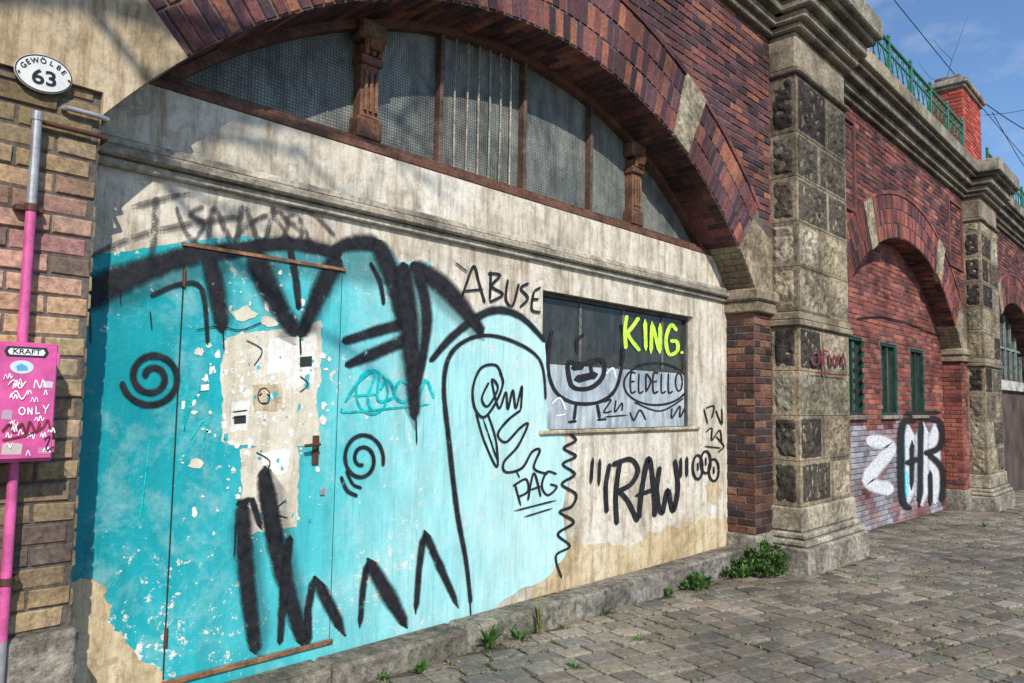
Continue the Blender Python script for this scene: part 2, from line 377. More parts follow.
# ================================================================== viaduct
via = thing('railway_viaduct', (8.0, -.3, -.2), 'long brick railway viaduct with stone pillars and segmental arches over the cobbled pavement', 'viaduct')
def bay_dims(i):
    x0 = 1.10+PER*i; zo = [0, -.10, -.2][max(i, 0)]
    return x0, x0+2*HALF, x0+HALF, 2.83+zo
def arch_bay(i):
    x0, x1, cx, sp = bay_dims(i); cz = sp+RISE-RAD; a_s = math.acos(HALF/RAD)
    mb = MB(); n = 60
    xs = [x0+(x1-x0)*k/n for k in range(n+1)]
    arc = [(x, cz+math.sqrt(RAD**2-(x-cx)**2)) for x in xs]
    for (xa, za), (xb, zb) in zip(arc, arc[1:]):
        mb.add([(xa, FY, za), (xb, FY, zb), (xb, FY, TOPZ), (xa, FY, TOPZ)], [(0, 1, 2, 3)], MORT)
    le = .60 if i == 0 else .44
    mb.box(x0-le, x0, FY, .3, -.8, TOPZ, MORT); mb.box(x1, x1+.44, FY, .3, -.8, TOPZ, MORT)
    rx = RAD+.68
    def keep(u, v):
        d = math.hypot(u-cx, v-cz)
        return d > rx+.03 and v > sp-.05
    PR = RED if i == 0 else RED+RED2[3:]
    def colf(u, v):
        c = random.choice(PR)
        if i and random.random() < .3: c = random.choice(RED2)
        k = 1+.5*noise.noise(Vector((u*1.3, v*1.3, 2)))
        return jc(tuple(q*k for q in c), .22)
    field(mb, x0-.43, x1+.43, sp+.02, TOPZ, front(FY), RED, keep, colf=colf)
    mb.build('spandrel_wall', M['brick'], via)
    mb = MB(); ang0, ang1 = R_(46.2), R_(133.8)
    for k in range(3):
        r0 = RAD+k*.225+.004; r1 = r0+.214; a = ang0; st = .082/RAD
        a += (k % 2)*st/2
        while a < ang1:
            e = .0055/r0
            mp = lambda u, v, d: (cx+v*math.cos(u), FY-d, cz+v*math.sin(u))
            q = [(a+e, r0), (a+st-e, r0), (a+st-e, r1), (a+e, r1)]
            cu = a+st/2; hh = .012*random.uniform(.5, 1.3); col = jc(random.choice(RED if i == 0 else RED+RED2), .25)
            vs = [mp(u, v, 0) for u, v in q]
            vs += [mp(u+(cu-u)*.14, v+(.006 if v == r0 else -.006), hh) for u, v in q]
            mb.add(vs, [(4, 5, 6, 7), (0, 1, 5, 4), (1, 2, 6, 5), (2, 3, 7, 6), (3, 0, 4, 7)], col)
            a += st
    a = ang0; st = .255/RAD
    while a < ang1:
        r0, r1 = RAD+.682, RAD+.735; e = .004/RAD
        p = [(cx+r*math.cos(t), cz+r*math.sin(t)) for t, r in ((a+e, r0), (a+st-e, r0), (a+st-e, r1), (a+e, r1))]
        mb.prism(p, FY-.022+random.uniform(-.003, .003), FY, jc(random.choice(RED if i == 0 else RED2), .2))
        a += st
    ring = mb.build('arch_ring', M['brick'], via)
    for sgn in (-1, 1):
        mb = MB(); a = math.pi/2-sgn*math.asin(1.83/(RAD+.3)); hw = .135/RAD
        p = [(cx+r*math.cos(t), cz+r*math.sin(t)) for t, r in ((a-hw, RAD-.004), (a+hw, RAD-.004), (a+hw*1.25, RAD+.70), (a-hw*1.25, RAD+.70))]
        mb.prism(p, FY-.030, FY+.05, (.40, .34, .24)); mb.build('stone_block', M['stone'], ring)
    mb = MB()
    a = a_s; st = .079/RAD
    while a < math.pi-a_s-.001:
        st2 = min(st, math.pi-a_s-a)
        stone = a < a_s+.13 or a > math.pi-a_s-.13
        for (ya, yb) in ((FY, FY+.22), (FY+.228, .16)) if (int(a/st) % 2) else ((FY, FY+.11), (FY+.118, .16)):
            e = .0035/RAD
            mp = lambda u, v, d: (cx+(RAD-d)*math.cos(u), v, cz+(RAD-d)*math.sin(u))
            col = jc((.36, .28, .18), .1) if stone else jc(random.choice(RED), .25)
            brickq(mb, [(a+e, ya), (a+st2-e, ya), (a+st2-e, yb), (a+e, yb)], mp, .006, .002, col)
        a += st2
    nn = 40; vs = []
    for k in range(nn+1):
        t = a_s+(math.pi-2*a_s)*k/nn
        vs += [(cx+RAD*math.cos(t), FY, cz+RAD*math.sin(t)), (cx+RAD*math.cos(t), .3, cz+RAD*math.sin(t))]
    mb.add(vs, [(2*k, 2*k+1, 2*k+3, 2*k+2) for k in range(nn)], MORT)
    mb.build('arch_soffit', M['brick'], via)
    for sgn in (-1, 1):
        if i == 0 and sgn == -1: continue
        mb = MB()
        A = [a_s+.0, R_(46.0)]
        def pp(t, r): return (cx+sgn*r*math.cos(t), cz+r*math.sin(t))
        lim = HALF+.43
        pts = [(cx+sgn*HALF, sp), pp(A[0]+.06, RAD), pp(A[1], RAD), (cx+sgn*min(lim, (RAD+.5)*math.cos(A[1])), cz+(RAD+.5)*math.sin(A[1])), (cx+sgn*lim, sp+.58), (cx+sgn*lim, sp)]
        mb.prism(pts, FY-.018, FY+.01, (.34, .27, .18)); mb.build('springer_stone', M['stone'], via)
    for sgn in (-1, 1):
        L0 = (i == 0 and sgn < 0)
        xa, xb = (x0-(le), x0) if sgn < 0 else (x1, x1+.44)
        pal = YEL if L0 else REDJ
        if i == 1: pal = RED2
        ztop = sp-.25; zb = gz(xa)+.38
        mb = MB()
        if L0: ztop = 2.93; zb = .62
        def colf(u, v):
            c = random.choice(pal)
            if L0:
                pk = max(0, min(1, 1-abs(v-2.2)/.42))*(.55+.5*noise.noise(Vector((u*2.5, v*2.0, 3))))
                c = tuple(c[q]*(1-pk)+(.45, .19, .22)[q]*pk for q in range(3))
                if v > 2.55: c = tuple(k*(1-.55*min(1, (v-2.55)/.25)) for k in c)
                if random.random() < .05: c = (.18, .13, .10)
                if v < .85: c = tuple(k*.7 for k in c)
            return jc(c, .12 if L0 else .2)
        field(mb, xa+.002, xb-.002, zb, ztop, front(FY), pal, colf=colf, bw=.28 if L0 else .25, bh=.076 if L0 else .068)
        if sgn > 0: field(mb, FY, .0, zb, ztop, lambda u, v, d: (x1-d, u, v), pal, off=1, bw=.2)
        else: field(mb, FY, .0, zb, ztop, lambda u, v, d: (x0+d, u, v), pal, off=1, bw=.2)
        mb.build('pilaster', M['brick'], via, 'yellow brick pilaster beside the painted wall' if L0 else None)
        if not L0:
            mb = MB(); e = .05
            mb.box(xa-(e if sgn > 0 else 0), xb+(0 if sgn > 0 else e), FY-.06, .02, sp-.25, sp-.13, (.30, .24, .17), .012)
            mb.box(xa-(e+.03 if sgn > 0 else 0), xb+(0 if sgn > 0 else e+.03), FY-.09, .02, sp-.128, sp, (.36, .29, .205), .02)
            mb.build('impost', M['smooth_stone'], via)
        mb = MB(); mb.box(xa-(.03 if sgn > 0 else 0), xb+(0 if sgn > 0 else .03), FY-(.06 if L0 else .035), .02, gz(xb)-.4, zb-.01, (.30, .27, .22), .02)
        mb.build('pilaster_plinth', M['stone'], via)
def rblock(mb, x0, x1, y0, y1, z0, z1, col, amp):
    nx = max(3, int((x1-x0)/.035)); nz = max(3, int((z1-z0)/.035)); idx = {}; vs = []; fs = []
    sd = random.random()*100
    def disp(a, b, ra, rb):
        e = min(ra, 1-ra, rb, 1-rb)
        return amp*(min(1, e*6))*(.3+1.6*noise.noise(Vector((a*14+sd, b*14, sd)))) if e > .001 else 0
    for k in range(nz+1):
        for i in range(nx+1):
            ra, rb = i/nx, k/nz
            x = x0+(x1-x0)*ra; z = z0+(z1-z0)*rb
            ed = i in (0, nx) or k in (0, nz)
            jx = random.uniform(-.008, .008) if ed else 0
            idx[(i, k)] = len(vs); vs.append((x+jx, y0-disp(x, z, ra, rb), z+(random.uniform(-.008, .008) if ed else 0)))
    for k in range(nz):
        for i in range(nx): fs.append((idx[(i, k)], idx[(i+1, k)], idx[(i+1, k+1)], idx[(i, k+1)]))
    mb.add(vs, fs, col)
    bd = [(i, 0) for i in range(nx)]+[(nx, k) for k in range(nz)]+[(i, nz) for i in range(nx, 0, -1)]+[(0, k) for k in range(nz, 0, -1)]
    sv = []
    for q in bd:
        v = vs[idx[q]]; sv += [v, (v[0], y1, v[2])]
    nb = len(bd); mb.add(sv, [(2*k, 2*((k+1) % nb), 2*((k+1) % nb)+1, 2*k+1) for k in range(nb)], col)
def pillar(x0, zo, top=True):
    x1 = x0+PW; e = part_empty('pillar', via)
    mb = MB(); g = gz(x0)
    mb.box(x0+.012, x1-.012, PIL_Y+.012, .3, g-.3, 5.3, (.15, .125, .10))
    z = g+.66; zt = 5.27; band = 2.50+zo; r = 0
    dk = [(.07, .058, .048), (.10, .084, .066), (.14, .115, .088), (.055, .048, .042)]; lt = [(.34, .28, .19), (.38, .32, .22), (.28, .23, .16), (.36, .315, .235)]
    while z < zt-.05:
        if z < band-.1: nxt = band if z+.62 > band else z+(band-(g+.66))/4
        else: nxt = min(z+.50, zt)
        if zt-nxt < .2: nxt = zt
        w = .62 if r % 2 else .88
        for (a, b) in ((x0, x0+w), (x0+w+.004, x1)):
            c = random.choice(dk if random.random() < (.8 if z > 3.2 else .4) else lt)
            c = jc(c, .2)
            lightc = jc(random.choice([(.34, .28, .19), (.30, .245, .17), (.22, .18, .13)]), .12)
            mb.box(a, b, PIL_Y, FY+.05, z+.002, nxt-.002, lightc, .004)
            mg = random.uniform(.035, .06)
            rblock(mb, a+mg, b-mg, PIL_Y-.003, PIL_Y+.05, z+mg*.8, nxt-mg*.8, c, .022)
            if a == x0:
                vs = []; fs = []; ny, nz = 7, 11; sd = random.random()*50
                for k in range(nz+1):
                    for j in range(ny+1):
                        y = PIL_Y+.045+(.23)*j/ny; zz = z+.04+(nxt-z-.08)*k/nz
                        ed = j in (0, ny) or k in (0, nz)
                        vs.append((x0-(-.002 if ed else .008+.022*noise.noise(Vector((y*14, zz*14, sd)))), y, zz))
                for k in range(nz):
                    for j in range(ny): q = k*(ny+1)+j; fs.append((q, q+1, q+ny+2, q+ny+1))
                mb.add(vs, fs, c)
        z = band+.16 if abs(nxt-band) < .01 else nxt
        r += 1
    mb.build('shaft', M['stone'], e)
    mb = MB()
    mb.box(x0-.04, x1+.04, PIL_Y-.04, .0, band+.003, band+.07, (.30, .245, .17), .012)
    mb.box(x0-.02, x1+.02, PIL_Y-.02, .0, band+.072, band+.157, (.34, .28, .19), .012)
    mb.build('string_course', M['smooth_stone'], e)
    mb = MB()
    for (a, b, o, c) in ((g-.3, g+.26, .15, (.33, .295, .24)), (g+.262, g+.33, .12, (.42, .375, .29)), (g+.332, g+.40, .08, (.38, .335, .26)), (g+.402, g+.658, .04, (.42, .36, .265))):
        mb.box(x0-o, x1+o, PIL_Y-o, FY+.1, a, b, c, .02)
    mb.build('base', M['stone'], e)
    mb = MB()
    prof = [(5.272, 5.34, .05, (.24, .19, .14)), (5.342, 5.76, .0, (.30, .25, .18)), (5.762, 5.84, .08, (.27, .22, .165)), (5.842, 5.95, .15, (.31, .26, .19)), (5.952, 6.09, .24, (.27, .23, .17)), (6.092, 6.16, .33, (.23, .2, .15)), (6.162, 6.42, .40, (.34, .30, .23))]
    if top: prof.append((6.422, 6.75, .22, (.22, .19, .15)))
    for (a, b, o, c) in prof:
        mb.box(x0-o*.6, x1+o*.6, PIL_Y-o, .4, a, b, c, .018)
    mb.build('capital', M['smooth_stone'], e)
for i in range(3): arch_bay(i)
for i in range(4): pillar(-.84+PER*i-(.15 if i == 0 else 0), -.05*i, i < 2)
for i in range(3):
    xa, xb = .66+PER*i-(.15 if i == 0 else 0), -.84+PER*(i+1)
    mb = MB()
    for (a, b, o, c) in ((5.752, 5.84, .07, (.20, .165, .12)), (5.842, 5.95, .13, (.28, .235, .17)), (5.952, 6.09, .22, (.22, .19, .145)), (6.092, 6.16, .30, (.2, .17, .13)), (6.162, 6.38, .36, (.32, .28, .21))):
        x = xa
        while x < xb-.01:
            x2 = min(xb, x+1.1); mb.box(x, x2-.004, FY-o, .4, a, b, jc(c, .12), .012); x = x2
    mb.build('cornice', M['smooth_stone'], via)
mb = MB(); mb.box(-2, 26.5, .0, 7, 5.2, 6.3, (.2, .18, .15)); mb.build('deck', M['smooth_stone'], via)
mb = MB(); mb.box(-2.5, 27.2, .42, 7, -.8, 5.3, (.12, .08, .07)); mb.build('rear_masonry', M['brick'], via)
for i in (1, 2):
    x0, x1, cx, sp = bay_dims(i)
    for (a, b) in ((x0-.25, x0+.75), (x1-.75, x1+.25)):
        mb = MB()
        o = [(a, 4.25), (a, 5.56), (b, 5.56), (b, 4.25)]; q = [(a+.06, 4.31), (a+.06, 5.50), (b-.06, 5.50), (b-.06, 4.31)]
        vs = [(p[0], FY-.04, p[1]) for p in o+q]+[(p[0], FY, p[1]) for p in o+q]
        fs = []
        for k in range(4):
            n_ = (k+1) % 4; fs += [(k, n_, 4+n_, 4+k), (k, n_, 8+n_, 8+k), (4+k, 4+n_, 12+n_, 12+k)]
        mb.add(vs, fs, jc(RED[1], .1)); mb.build('panel_moulding', M['brick'], via)
x0, x1, cx, sp = bay_dims(0); cz = sp+RISE-RAD; a_s = math.acos(HALF/RAD)
mb = MB()
pts = [(x0-.6, 2.93), (cx-RAD*math.cos(a_s), 2.93)]
for k in range(9):
    t = math.pi-(a_s+(R_(46.2)-a_s)*k/8); pts.append((cx+(RAD-.004)*math.cos(t), cz+(RAD-.004)*math.sin(t)))
t = R_(133.8); pts += [(cx+(RAD+.75)*math.cos(t), cz+(RAD+.75)*math.sin(t)), (x0-.2, 4.6), (x0-.6, 4.6)]
mb.prism(pts, FY-.03, FY+.01); mb.build('springer_plaster', M['springer'], via, 'stained tan plaster springer carrying the oval number plate')
# ================================================================== infill wall 1
W = thing('infill_wall', (4.3, 0, 0), 'cream plastered wall closing the nearest arch, covered in turquoise paint and black graffiti', 'wall')
WX0, WX1, WZ0, WZ1 = 4.50, 6.86, 1.36, 2.48
mb = MB()
def sheet(mb, x0, x1, z0, z1): mb.box(x0, x1, 0, .3, z0, z1)
sheet(mb, 1.0, WX0, -.4, 3.17); sheet(mb, WX1, 7.6, -.4, 3.17); sheet(mb, WX0, WX1, -.4, WZ0); sheet(mb, WX0, WX1, WZ1, 3.17)
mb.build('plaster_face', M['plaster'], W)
mb = MB()
mb.box(1.1, 7.575, -.035, .0, 2.70, 2.745, (.44, .39, .31), .008)
mb.box(1.1, 7.575, -.075, .0, 2.747, 2.80, (.37, .32, .245), .012)
mb.box(1.1, 7.575, -.045, .0, 2.802, 2.85, (.48, .43, .34), .01)
mb.build('string_moulding', M['smooth_stone'], W)
mb = MB()
x = 1.12
while x < 7.5:
    x2 = min(7.55, x+random.uniform(.9, 1.5)); mb.box(x, x2-.006, -.23+random.uniform(-.01, .01), .0, -.5, .085+random.uniform(-.01, .006), jc((.24, .215, .175), .15), .02); x = x2
mb.build('ledge', M['stone'], W)
ragged([(545, 545), (560, 536), (585, 548), (600, 540), (630, 548), (655, 530), (690, 524), (705, 516), (722, 520), (735, 515), (740, 560), (560, 610), (530, 600)], -.0022, 'bare_render_patch', M['render'], W, 3.5, 5)
ragged([(706, 486), (716, 478), (722, 492), (716, 506), (708, 500)], -.0024, 'bare_render_patch', M['render'], W, 1.5, 4)
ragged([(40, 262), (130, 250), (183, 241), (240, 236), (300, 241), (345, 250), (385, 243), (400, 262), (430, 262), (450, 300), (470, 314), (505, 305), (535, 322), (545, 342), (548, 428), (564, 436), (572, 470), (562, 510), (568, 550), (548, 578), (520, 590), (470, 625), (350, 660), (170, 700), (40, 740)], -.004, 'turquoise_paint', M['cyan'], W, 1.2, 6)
ragged([(30, 590), (85, 580), (103, 583), (106, 596), (112, 610), (108, 622), (128, 640), (140, 662), (158, 668), (170, 690), (150, 720), (30, 740)], -.0062, 'bare_render_patch', M['render'], W, 3, 5)
DX0, DX1, DZ0, DZ1 = P(177, 400).x, P(336, 430).x, .17, 2.37
door = part_empty('door', W, 'turquoise painted steel door with torn posters')
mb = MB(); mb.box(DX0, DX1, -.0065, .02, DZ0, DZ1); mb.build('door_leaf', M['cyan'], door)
mb = MB(); mb.box(DX0-.004, DX0+.003, -.0085, -.002, DZ0, DZ1); mb.build('door_gap', M['gap'], door)
mb = MB(); mb.box(DX1-.0015, DX1+.002, -.0085, -.002, DZ0, DZ1); mb.build('door_gap', M['gap'], door)
mb = MB(); mb.box(DX0-.02, DX1+.02, -.02, -.001, DZ1, DZ1+.018, (.30, .15, .075)); mb.build('door_frame', M['paintwood'], door)
mb = MB(); mb.box(DX0-.01, DX1+.02, -.02, -.001, .135, DZ0-.005, (.24, .12, .06), .005); mb.build('threshold', M['paintwood'], door)
for z in (.38, 2.2):
    mb = MB(); mb.tube([(DX0, -.014, z-.045), (DX0, -.014, z+.045)], .010, 8); mb.build('hinge', M['rust'], door)
hp = P(316, 450, -.02)
mb = MB(); mb.box(hp.x-.02, hp.x+.022, -.022, -.006, hp.z-.085, hp.z+.085, (1, 1, 1), .004)
mb.tube([(hp.x, -.02, hp.z+.035), (hp.x, -.06, hp.z+.035), (hp.x-.10, -.062, hp.z+.03)], .009, 8); mb.build('door_handle', M['rust'], door)
lp = P(323, 492, -.02)
mb = MB(); mb.box(lp.x-.015, lp.x+.018, -.02, -.006, lp.z-.02, lp.z+.025, (1, 1, 1), .005); mb.build('lock', M['galv'], door)
ragged([(226, 340), (240, 333), (268, 331), (322, 320), (321, 380), (316, 396), (321, 440), (298, 447), (270, 446), (222, 443), (223, 400), (220, 372)], -.0088, 'torn_poster', M['paper'], door, 1.3, 5)
ragged([(240, 450), (262, 444), (299, 446), (297, 526), (270, 530), (243, 536), (242, 500)], -.0090, 'torn_poster', M['paper'], door, 1.3, 5)
ragged([(268, 340), (316, 332), (314, 384), (290, 388), (286, 372), (268, 374)], -.0095, 'torn_poster', M['cream_paint'], door, 1.5, 4, 'paler layer of torn poster at the upper right')
ragged([(262, 452), (290, 450), (288, 472), (264, 478)], -.0097, 'torn_poster', M['cream_paint'], door, 1.5, 4, 'pale torn corner of poster')
ragged([(232, 402), (250, 400), (248, 430), (230, 432)], -.0097, 'torn_poster', M['cream_paint'], door, 1.2, 4)
ragged([(252, 385), (282, 383), (284, 410), (254, 412)], -.0099, 'torn_poster', M['springer'], door, 1.0, 4, 'brown stained scrap of poster')
for (a, b, r1, r2) in ((244, 314, 14, 9), (268, 322, 12, 6), (199, 352, 6, 5), (195, 464, 9, 6)):
    ragged([(a+r1*math.cos(t)*random.uniform(.6, 1.1), b+r2*math.sin(t)*random.uniform(.6, 1.1)) for t in [k*.7 for k in range(9)]], -.0102, 'paper_scrap', M['paper'], door, 1.5, 4)
mb = MB(); random.seed(77)
for _ in range(230):
    a, b = random.gauss(262, 42), random.gauss(385, 75)
    if not (182 < a < 332 and 268 < b < 560): continue
    r = random.choice((1.0, 1.4, 2.0, 2.6, 4)); st = random.uniform(.5, 1.8)
    pp_ = [P(a+r*math.cos(t)*random.uniform(.4, 1.2), b+r*st*math.sin(t)*random.uniform(.4, 1.2), -.0100) for t in [k*.785 for k in range(8)]]
    mb.add(pp_, [tuple(range(8))])
mb.build('flaked_paint', M['cream_paint'], door, 'flakes of pale undercoat showing through the door paint')
mb = MB()
for _ in range(46):
    a, b = random.uniform(222, 322), random.uniform(325, 530)
    if b > 445 and a < 245: continue
    r = random.choice((1.2, 1.6, 2, 3.4)); st = random.uniform(.5, 2)
    mb.add([P(a+r*math.cos(t)*random.uniform(.4, 1.2), b+r*st*math.sin(t)*random.uniform(.4, 1.2), -.0104) for t in [k*.785 for k in range(8)]], [tuple(range(8))])
mb.build('scraped_paint', M['cyan'], door, 'spots of turquoise showing through holes in the poster')
for (a, b, w_, h_, mt_) in ((306, 362, 6, 5, 'gap'), (240, 420, 6, 4, 'gap'), (234, 408, 5, 4, 'blue'), (205, 388, 4, 3, 'cream_paint')):
    mb = MB(); mb.add([P(a-w_, b-h_, -.0125), P(a+w_, b-h_-1, -.0125), P(a+w_, b+h_-1, -.0125), P(a-w_, b+h_, -.0125)], [(0, 1, 2, 3)]); mb.build('sticker', M[mt_], door)
strokes('sticker_drawing', 'blackthin', door, [(circ(264, 396, 6, 8, 9), 1.2), ([(259, 396), (262, 393)], 1.6), ([(267, 394), (270, 396)], 1.6), ([(260, 403), (269, 403)], 1.3), ([(232, 412), (248, 410)], 1.2), ([(232, 418), (246, 416)], 1.2), ([(300, 376), (308, 384), (300, 392)], 1.2), ([(256, 452), (270, 462), (262, 478)], 1.2), ([(286, 500), (274, 512), (288, 518)], 1.2), ([(246, 340), (262, 350), (254, 366)], 1.1), ([(196, 330), (220, 326), (240, 330), (262, 322)], 1.2)], -.0128)
tw = part_empty('arched_window', W)
TY = .09
MULL = [2.80, 3.44, 4.33, 5.21, 5.88]
bounds = [x0+.1]+MULL+[x1-.1]
for a, b in zip(bounds, bounds[1:]):
    mb = MB(); vs = []; k = 12; ty_ = random.uniform(-.004, .004)
    for j in range(k+1):
        x = a+(b-a)*j/k; vs += [(x, TY+.04, 3.1), (x, TY+.04+ty_, max(3.12, cz+math.sqrt(max(0, RAD**2-(x-cx)**2))))]
    mb.add(vs, [(2*j, 2*j+2, 2*j+3, 2*j+1) for j in range(k)]); mb.build('pane', M['wiredglass'], tw)
BR = (.15, .07, .045)
mb = MB(); mb.box(x0+.02, x1-.02, -.0, .16, 3.172, 3.225, BR, .008); mb.box(x0+.02, x1-.02, .03, .16, 3.227, 3.262, jc(BR, .1), .006)
for k in range(48):
    t0 = a_s+(math.pi-2*a_s)*k/48; t1 = a_s+(math.pi-2*a_s)*(k+1)/48
    p = [(cx+r*math.cos(t), cz+r*math.sin(t)) for t, r in ((t0, RAD-.06), (t1, RAD-.06), (t1, RAD-.002), (t0, RAD-.002))]
    if min(q[1] for q in p) > 3.1: mb.prism(p, .05, .14, BR)
mb.build('window_frame', M['paintwood'], tw)
def zt(x): return cz+math.sqrt(RAD**2-(x-cx)**2)
for x in MULL:
    mb = MB(); big = x in (2.80, 5.88)
    if big:
        h = zt(x)-.03
        mb.box(x-.095, x+.095, .02, .13, 3.26, 3.40, jc(BR, .1), .01); mb.box(x-.07, x+.07, .035, .13, 3.40, h-.16, (.17, .08, .05), .01)
        for q in (-.042, 0, .042): mb.box(x+q-.011, x+q+.011, .015, .04, 3.44, h-.34, (.20, .10, .06), .005)
        mb.box(x-.085, x+.085, .01, .13, h-.30, h-.24, BR, .01); mb.box(x-.11, x+.11, .0, .13, h-.14, h-.0, (.19, .095, .055), .02)
        mb.tube([(x, .01, h-.21), (x, .0, h-.15)], [.05, .07], 10, (.2, .09, .05))
        for q in (-.05, 0, .05): mb.tube([(x+q, .015, h-.24), (x+q, .0, h-.15)], [.018, .028], 8, (.2, .1, .055))
        mb.build('ornate_mullion', M['paintwood'], tw)
    else:
        mb.box(x-.017, x+.017, .06, .13, 3.26, zt(x)-.05, (.13, .08, .06), .005); mb.build('mullion', M['paintwood'], tw)
for x in (3.60, 3.72, 3.84, 3.955, 4.07, 4.19):
    q = random.uniform(-.012, .012)
    mb = MB(); mb.tube([(x, .10, 3.26), (x+q, .10, 3.8), (x, .10, zt(x)-.05)], .0075, 6, random.choice([(.40, .33, .25), (.36, .31, .25), (.22, .13, .09)])); mb.build('window_bar', M['paintwood'], tw)
lw = part_empty('graffitied_window', W)
TR = 1.91
xm = [WX0, P(579, 330, .1).x, P(622, 330, .1).x, P(661, 330, .1).x, WX1]
for a, b in zip(xm, xm[1:]):
    mb = MB(); mb.box(a, b-.002, .09+random.uniform(0, .004), .12, TR, WZ1); mb.build('pane', M['darkglass'], lw)
mb = MB(); mb.box(WX0, WX1, .085, .12, WZ0, TR-.002); mb.build('lower_panel', M['panel'], lw)
mb = MB(); fc = (.085, .085, .08)
mb.box(WX0, WX1, .06, .13, WZ1-.035, WZ1, fc, .004); mb.box(WX0+.03, WX1-.036, .0835, .13, TR-.014, TR+.014, (.07, .07, .065))
mb.box(WX0, WX0+.03, .06, .13, WZ0, WZ1-.036, fc, .004); mb.box(WX1-.035, WX1, .06, .13, WZ0, WZ1-.036, fc, .004)
for x in xm[1:-1]: mb.box(x-.016, x+.016, .0835, .13, TR+.015, WZ1-.036, (.17, .165, .15))
mb.build('window_frame', M['paintwood'], lw)
mb = MB(); mb.box(WX0-.03, WX1+.10, -.03, .12, WZ0-.035, WZ0+.0, (.46, .38, .26), .01); mb.build('window_sill', M['smooth_stone'], lw)
# ------------------------------------------------------------------ graffiti
strokes('overspray', 'haze', W, [
 ([(90, 300), (183, 268), (250, 258), (340, 262), (395, 275)], [60, 46, 50, 50, 44]), ([(252, 250), (296, 345)], [44, 26]), ([(402, 262), (416, 430)], [44, 22]), ([(418, 266), (485, 340)], [42, 18]),
 ([(240, 500), (262, 660)], [36, 32]), ([(266, 465), (306, 650)], [32, 28]), ([(216, 256), (224, 335)], [34, 24]), ([(338, 256), (302, 340)], [38, 24])], -.0093, 'faint dark overspray around the thick letters')
strokes('spray_lettering', 'black', W, [
 ([(40, 316), (88, 294), (130, 275), (183, 257), (246, 249)], [44, 42, 34, 26, 20]),
 ([(236, 249), (290, 243), (342, 254)], [16, 18, 14]),
 ([(208, 256), (216, 290), (223, 332)], [18, 22, 14]),
 ([(252, 250), (270, 290), (297, 336)], [24, 27, 16]),
 ([(338, 256), (320, 292), (300, 338)], [24, 22, 14]),
 ([(290, 248), (296, 280), (299, 310)], [8, 9, 7]),
 ([(330, 252), (352, 243), (380, 243)], [12, 20, 24]),
 ([(376, 240), (393, 278), (405, 328)], [22, 24, 16]),
 ([(402, 262), (410, 330), (415, 420)], [20, 24, 12]),
 ([(410, 264), (446, 288), (484, 334)], [20, 24, 12]),
 ([(418, 270), (427, 320), (418, 388)], [14, 14, 7]),
 ([(242, 503), (247, 580), (256, 654)], [18, 21, 16]),
 ([(264, 466), (276, 545), (304, 646)], [15, 23, 16]),
 ([(290, 535), (284, 590), (280, 645)], [9, 11, 8]),
 ([(262, 470), (268, 500), (276, 545)], [14, 22, 18]),
 ([(150, 296), (180, 284), (202, 290), (208, 345)], [6, 6, 7, 5]),
 ([(342, 342), (380, 330), (410, 322)], [11, 14, 13]),
 ([(345, 366), (375, 353), (410, 338)], [9, 16, 15]),
 ([(370, 262), (380, 282), (384, 305)], [5, 6, 5]),
 ([(430, 362), (455, 334), (490, 311), (520, 316), (546, 342)], [7, 10, 11, 9, 5]),
 ([(546, 400), (540, 360), (510, 340), (478, 336), (452, 352), (444, 385), (449, 440), (457, 510), (466, 560), (471, 604)], [3, 4, 5, 5, 6, 6, 6.5, 7, 6, 5]),
 ([(150, 310), (152, 330)], 2), ([(236, 520), (234, 560)], 2), ([(416, 415), (417, 445)], 2), ([(300, 336), (301, 356)], 2.4), ([(90, 312), (91, 345)], 2), ([(470, 600), (471, 616)], 2), ([(223, 328), (224, 350)], 2), ([(404, 324), (405, 344)], 2), ([(120, 288), (121, 306)], 1.8)], -.0105, 'thick black sprayed outline of large letters')
strokes('spray_zigzag', 'black', W, [
 ([(308, 648), (308, 610), (314, 576)], [11, 10, 9]), ([(314, 576), (346, 636)], [18, 13]),
 ([(360, 628), (363, 590), (368, 560)], [7, 8, 9]), ([(367, 558), (388, 594), (408, 628)], [15, 21, 11]),
 ([(416, 614), (419, 570), (424, 532)], [7, 8, 9]), ([(424, 530), (440, 566), (459, 608)], [10, 11, 7]),
 ([(236, 505), (252, 500), (262, 530)], [11, 10, 7])], -.0105, 'black sprayed zigzag spikes along the foot of the wall', True)
strokes('spray_spiral', 'black', W, [(spiral(152, 377, 6, 31, 2.0, 3.0, 28, .98), 8.5)], -.0105, 'black sprayed open spiral left of the door edge')
strokes('spray_swirl', 'black', W, [
 (spiral(362, 459, 4, 22, 1.85, 1.2, 26, 1.25), 5), ([(341, 476), (347, 490), (358, 496)], 5), ([(346, 470), (353, 484), (362, 488)], 4.4)], -.0105, 'black sprayed tilted swirl right of the door')
strokes('tag_abuse', 'blackthin', W, [
 ([(461, 300), (467, 282), (474, 266), (479, 282), (485, 303)], 2.7), ([(463, 291), (484, 289)], 2.4), ([(491, 270), (490, 302)], 2.7),
 ([(488, 273), (500, 275), (492, 286), (503, 294), (490, 302)], 2.7), ([(508, 279), (506, 299), (513, 305), (519, 283)], 2.7),
 ([(529, 283), (521, 288), (528, 298), (520, 307)], 2.7), ([(534, 291), (541, 287)], 2.3), ([(534, 291), (532, 309), (541, 312)], 2.6), ([(533, 299), (539, 299)], 2.3), ([(455, 262), (468, 272)], 1.6)], -.0105, 'black handwriting reading ABUSE')
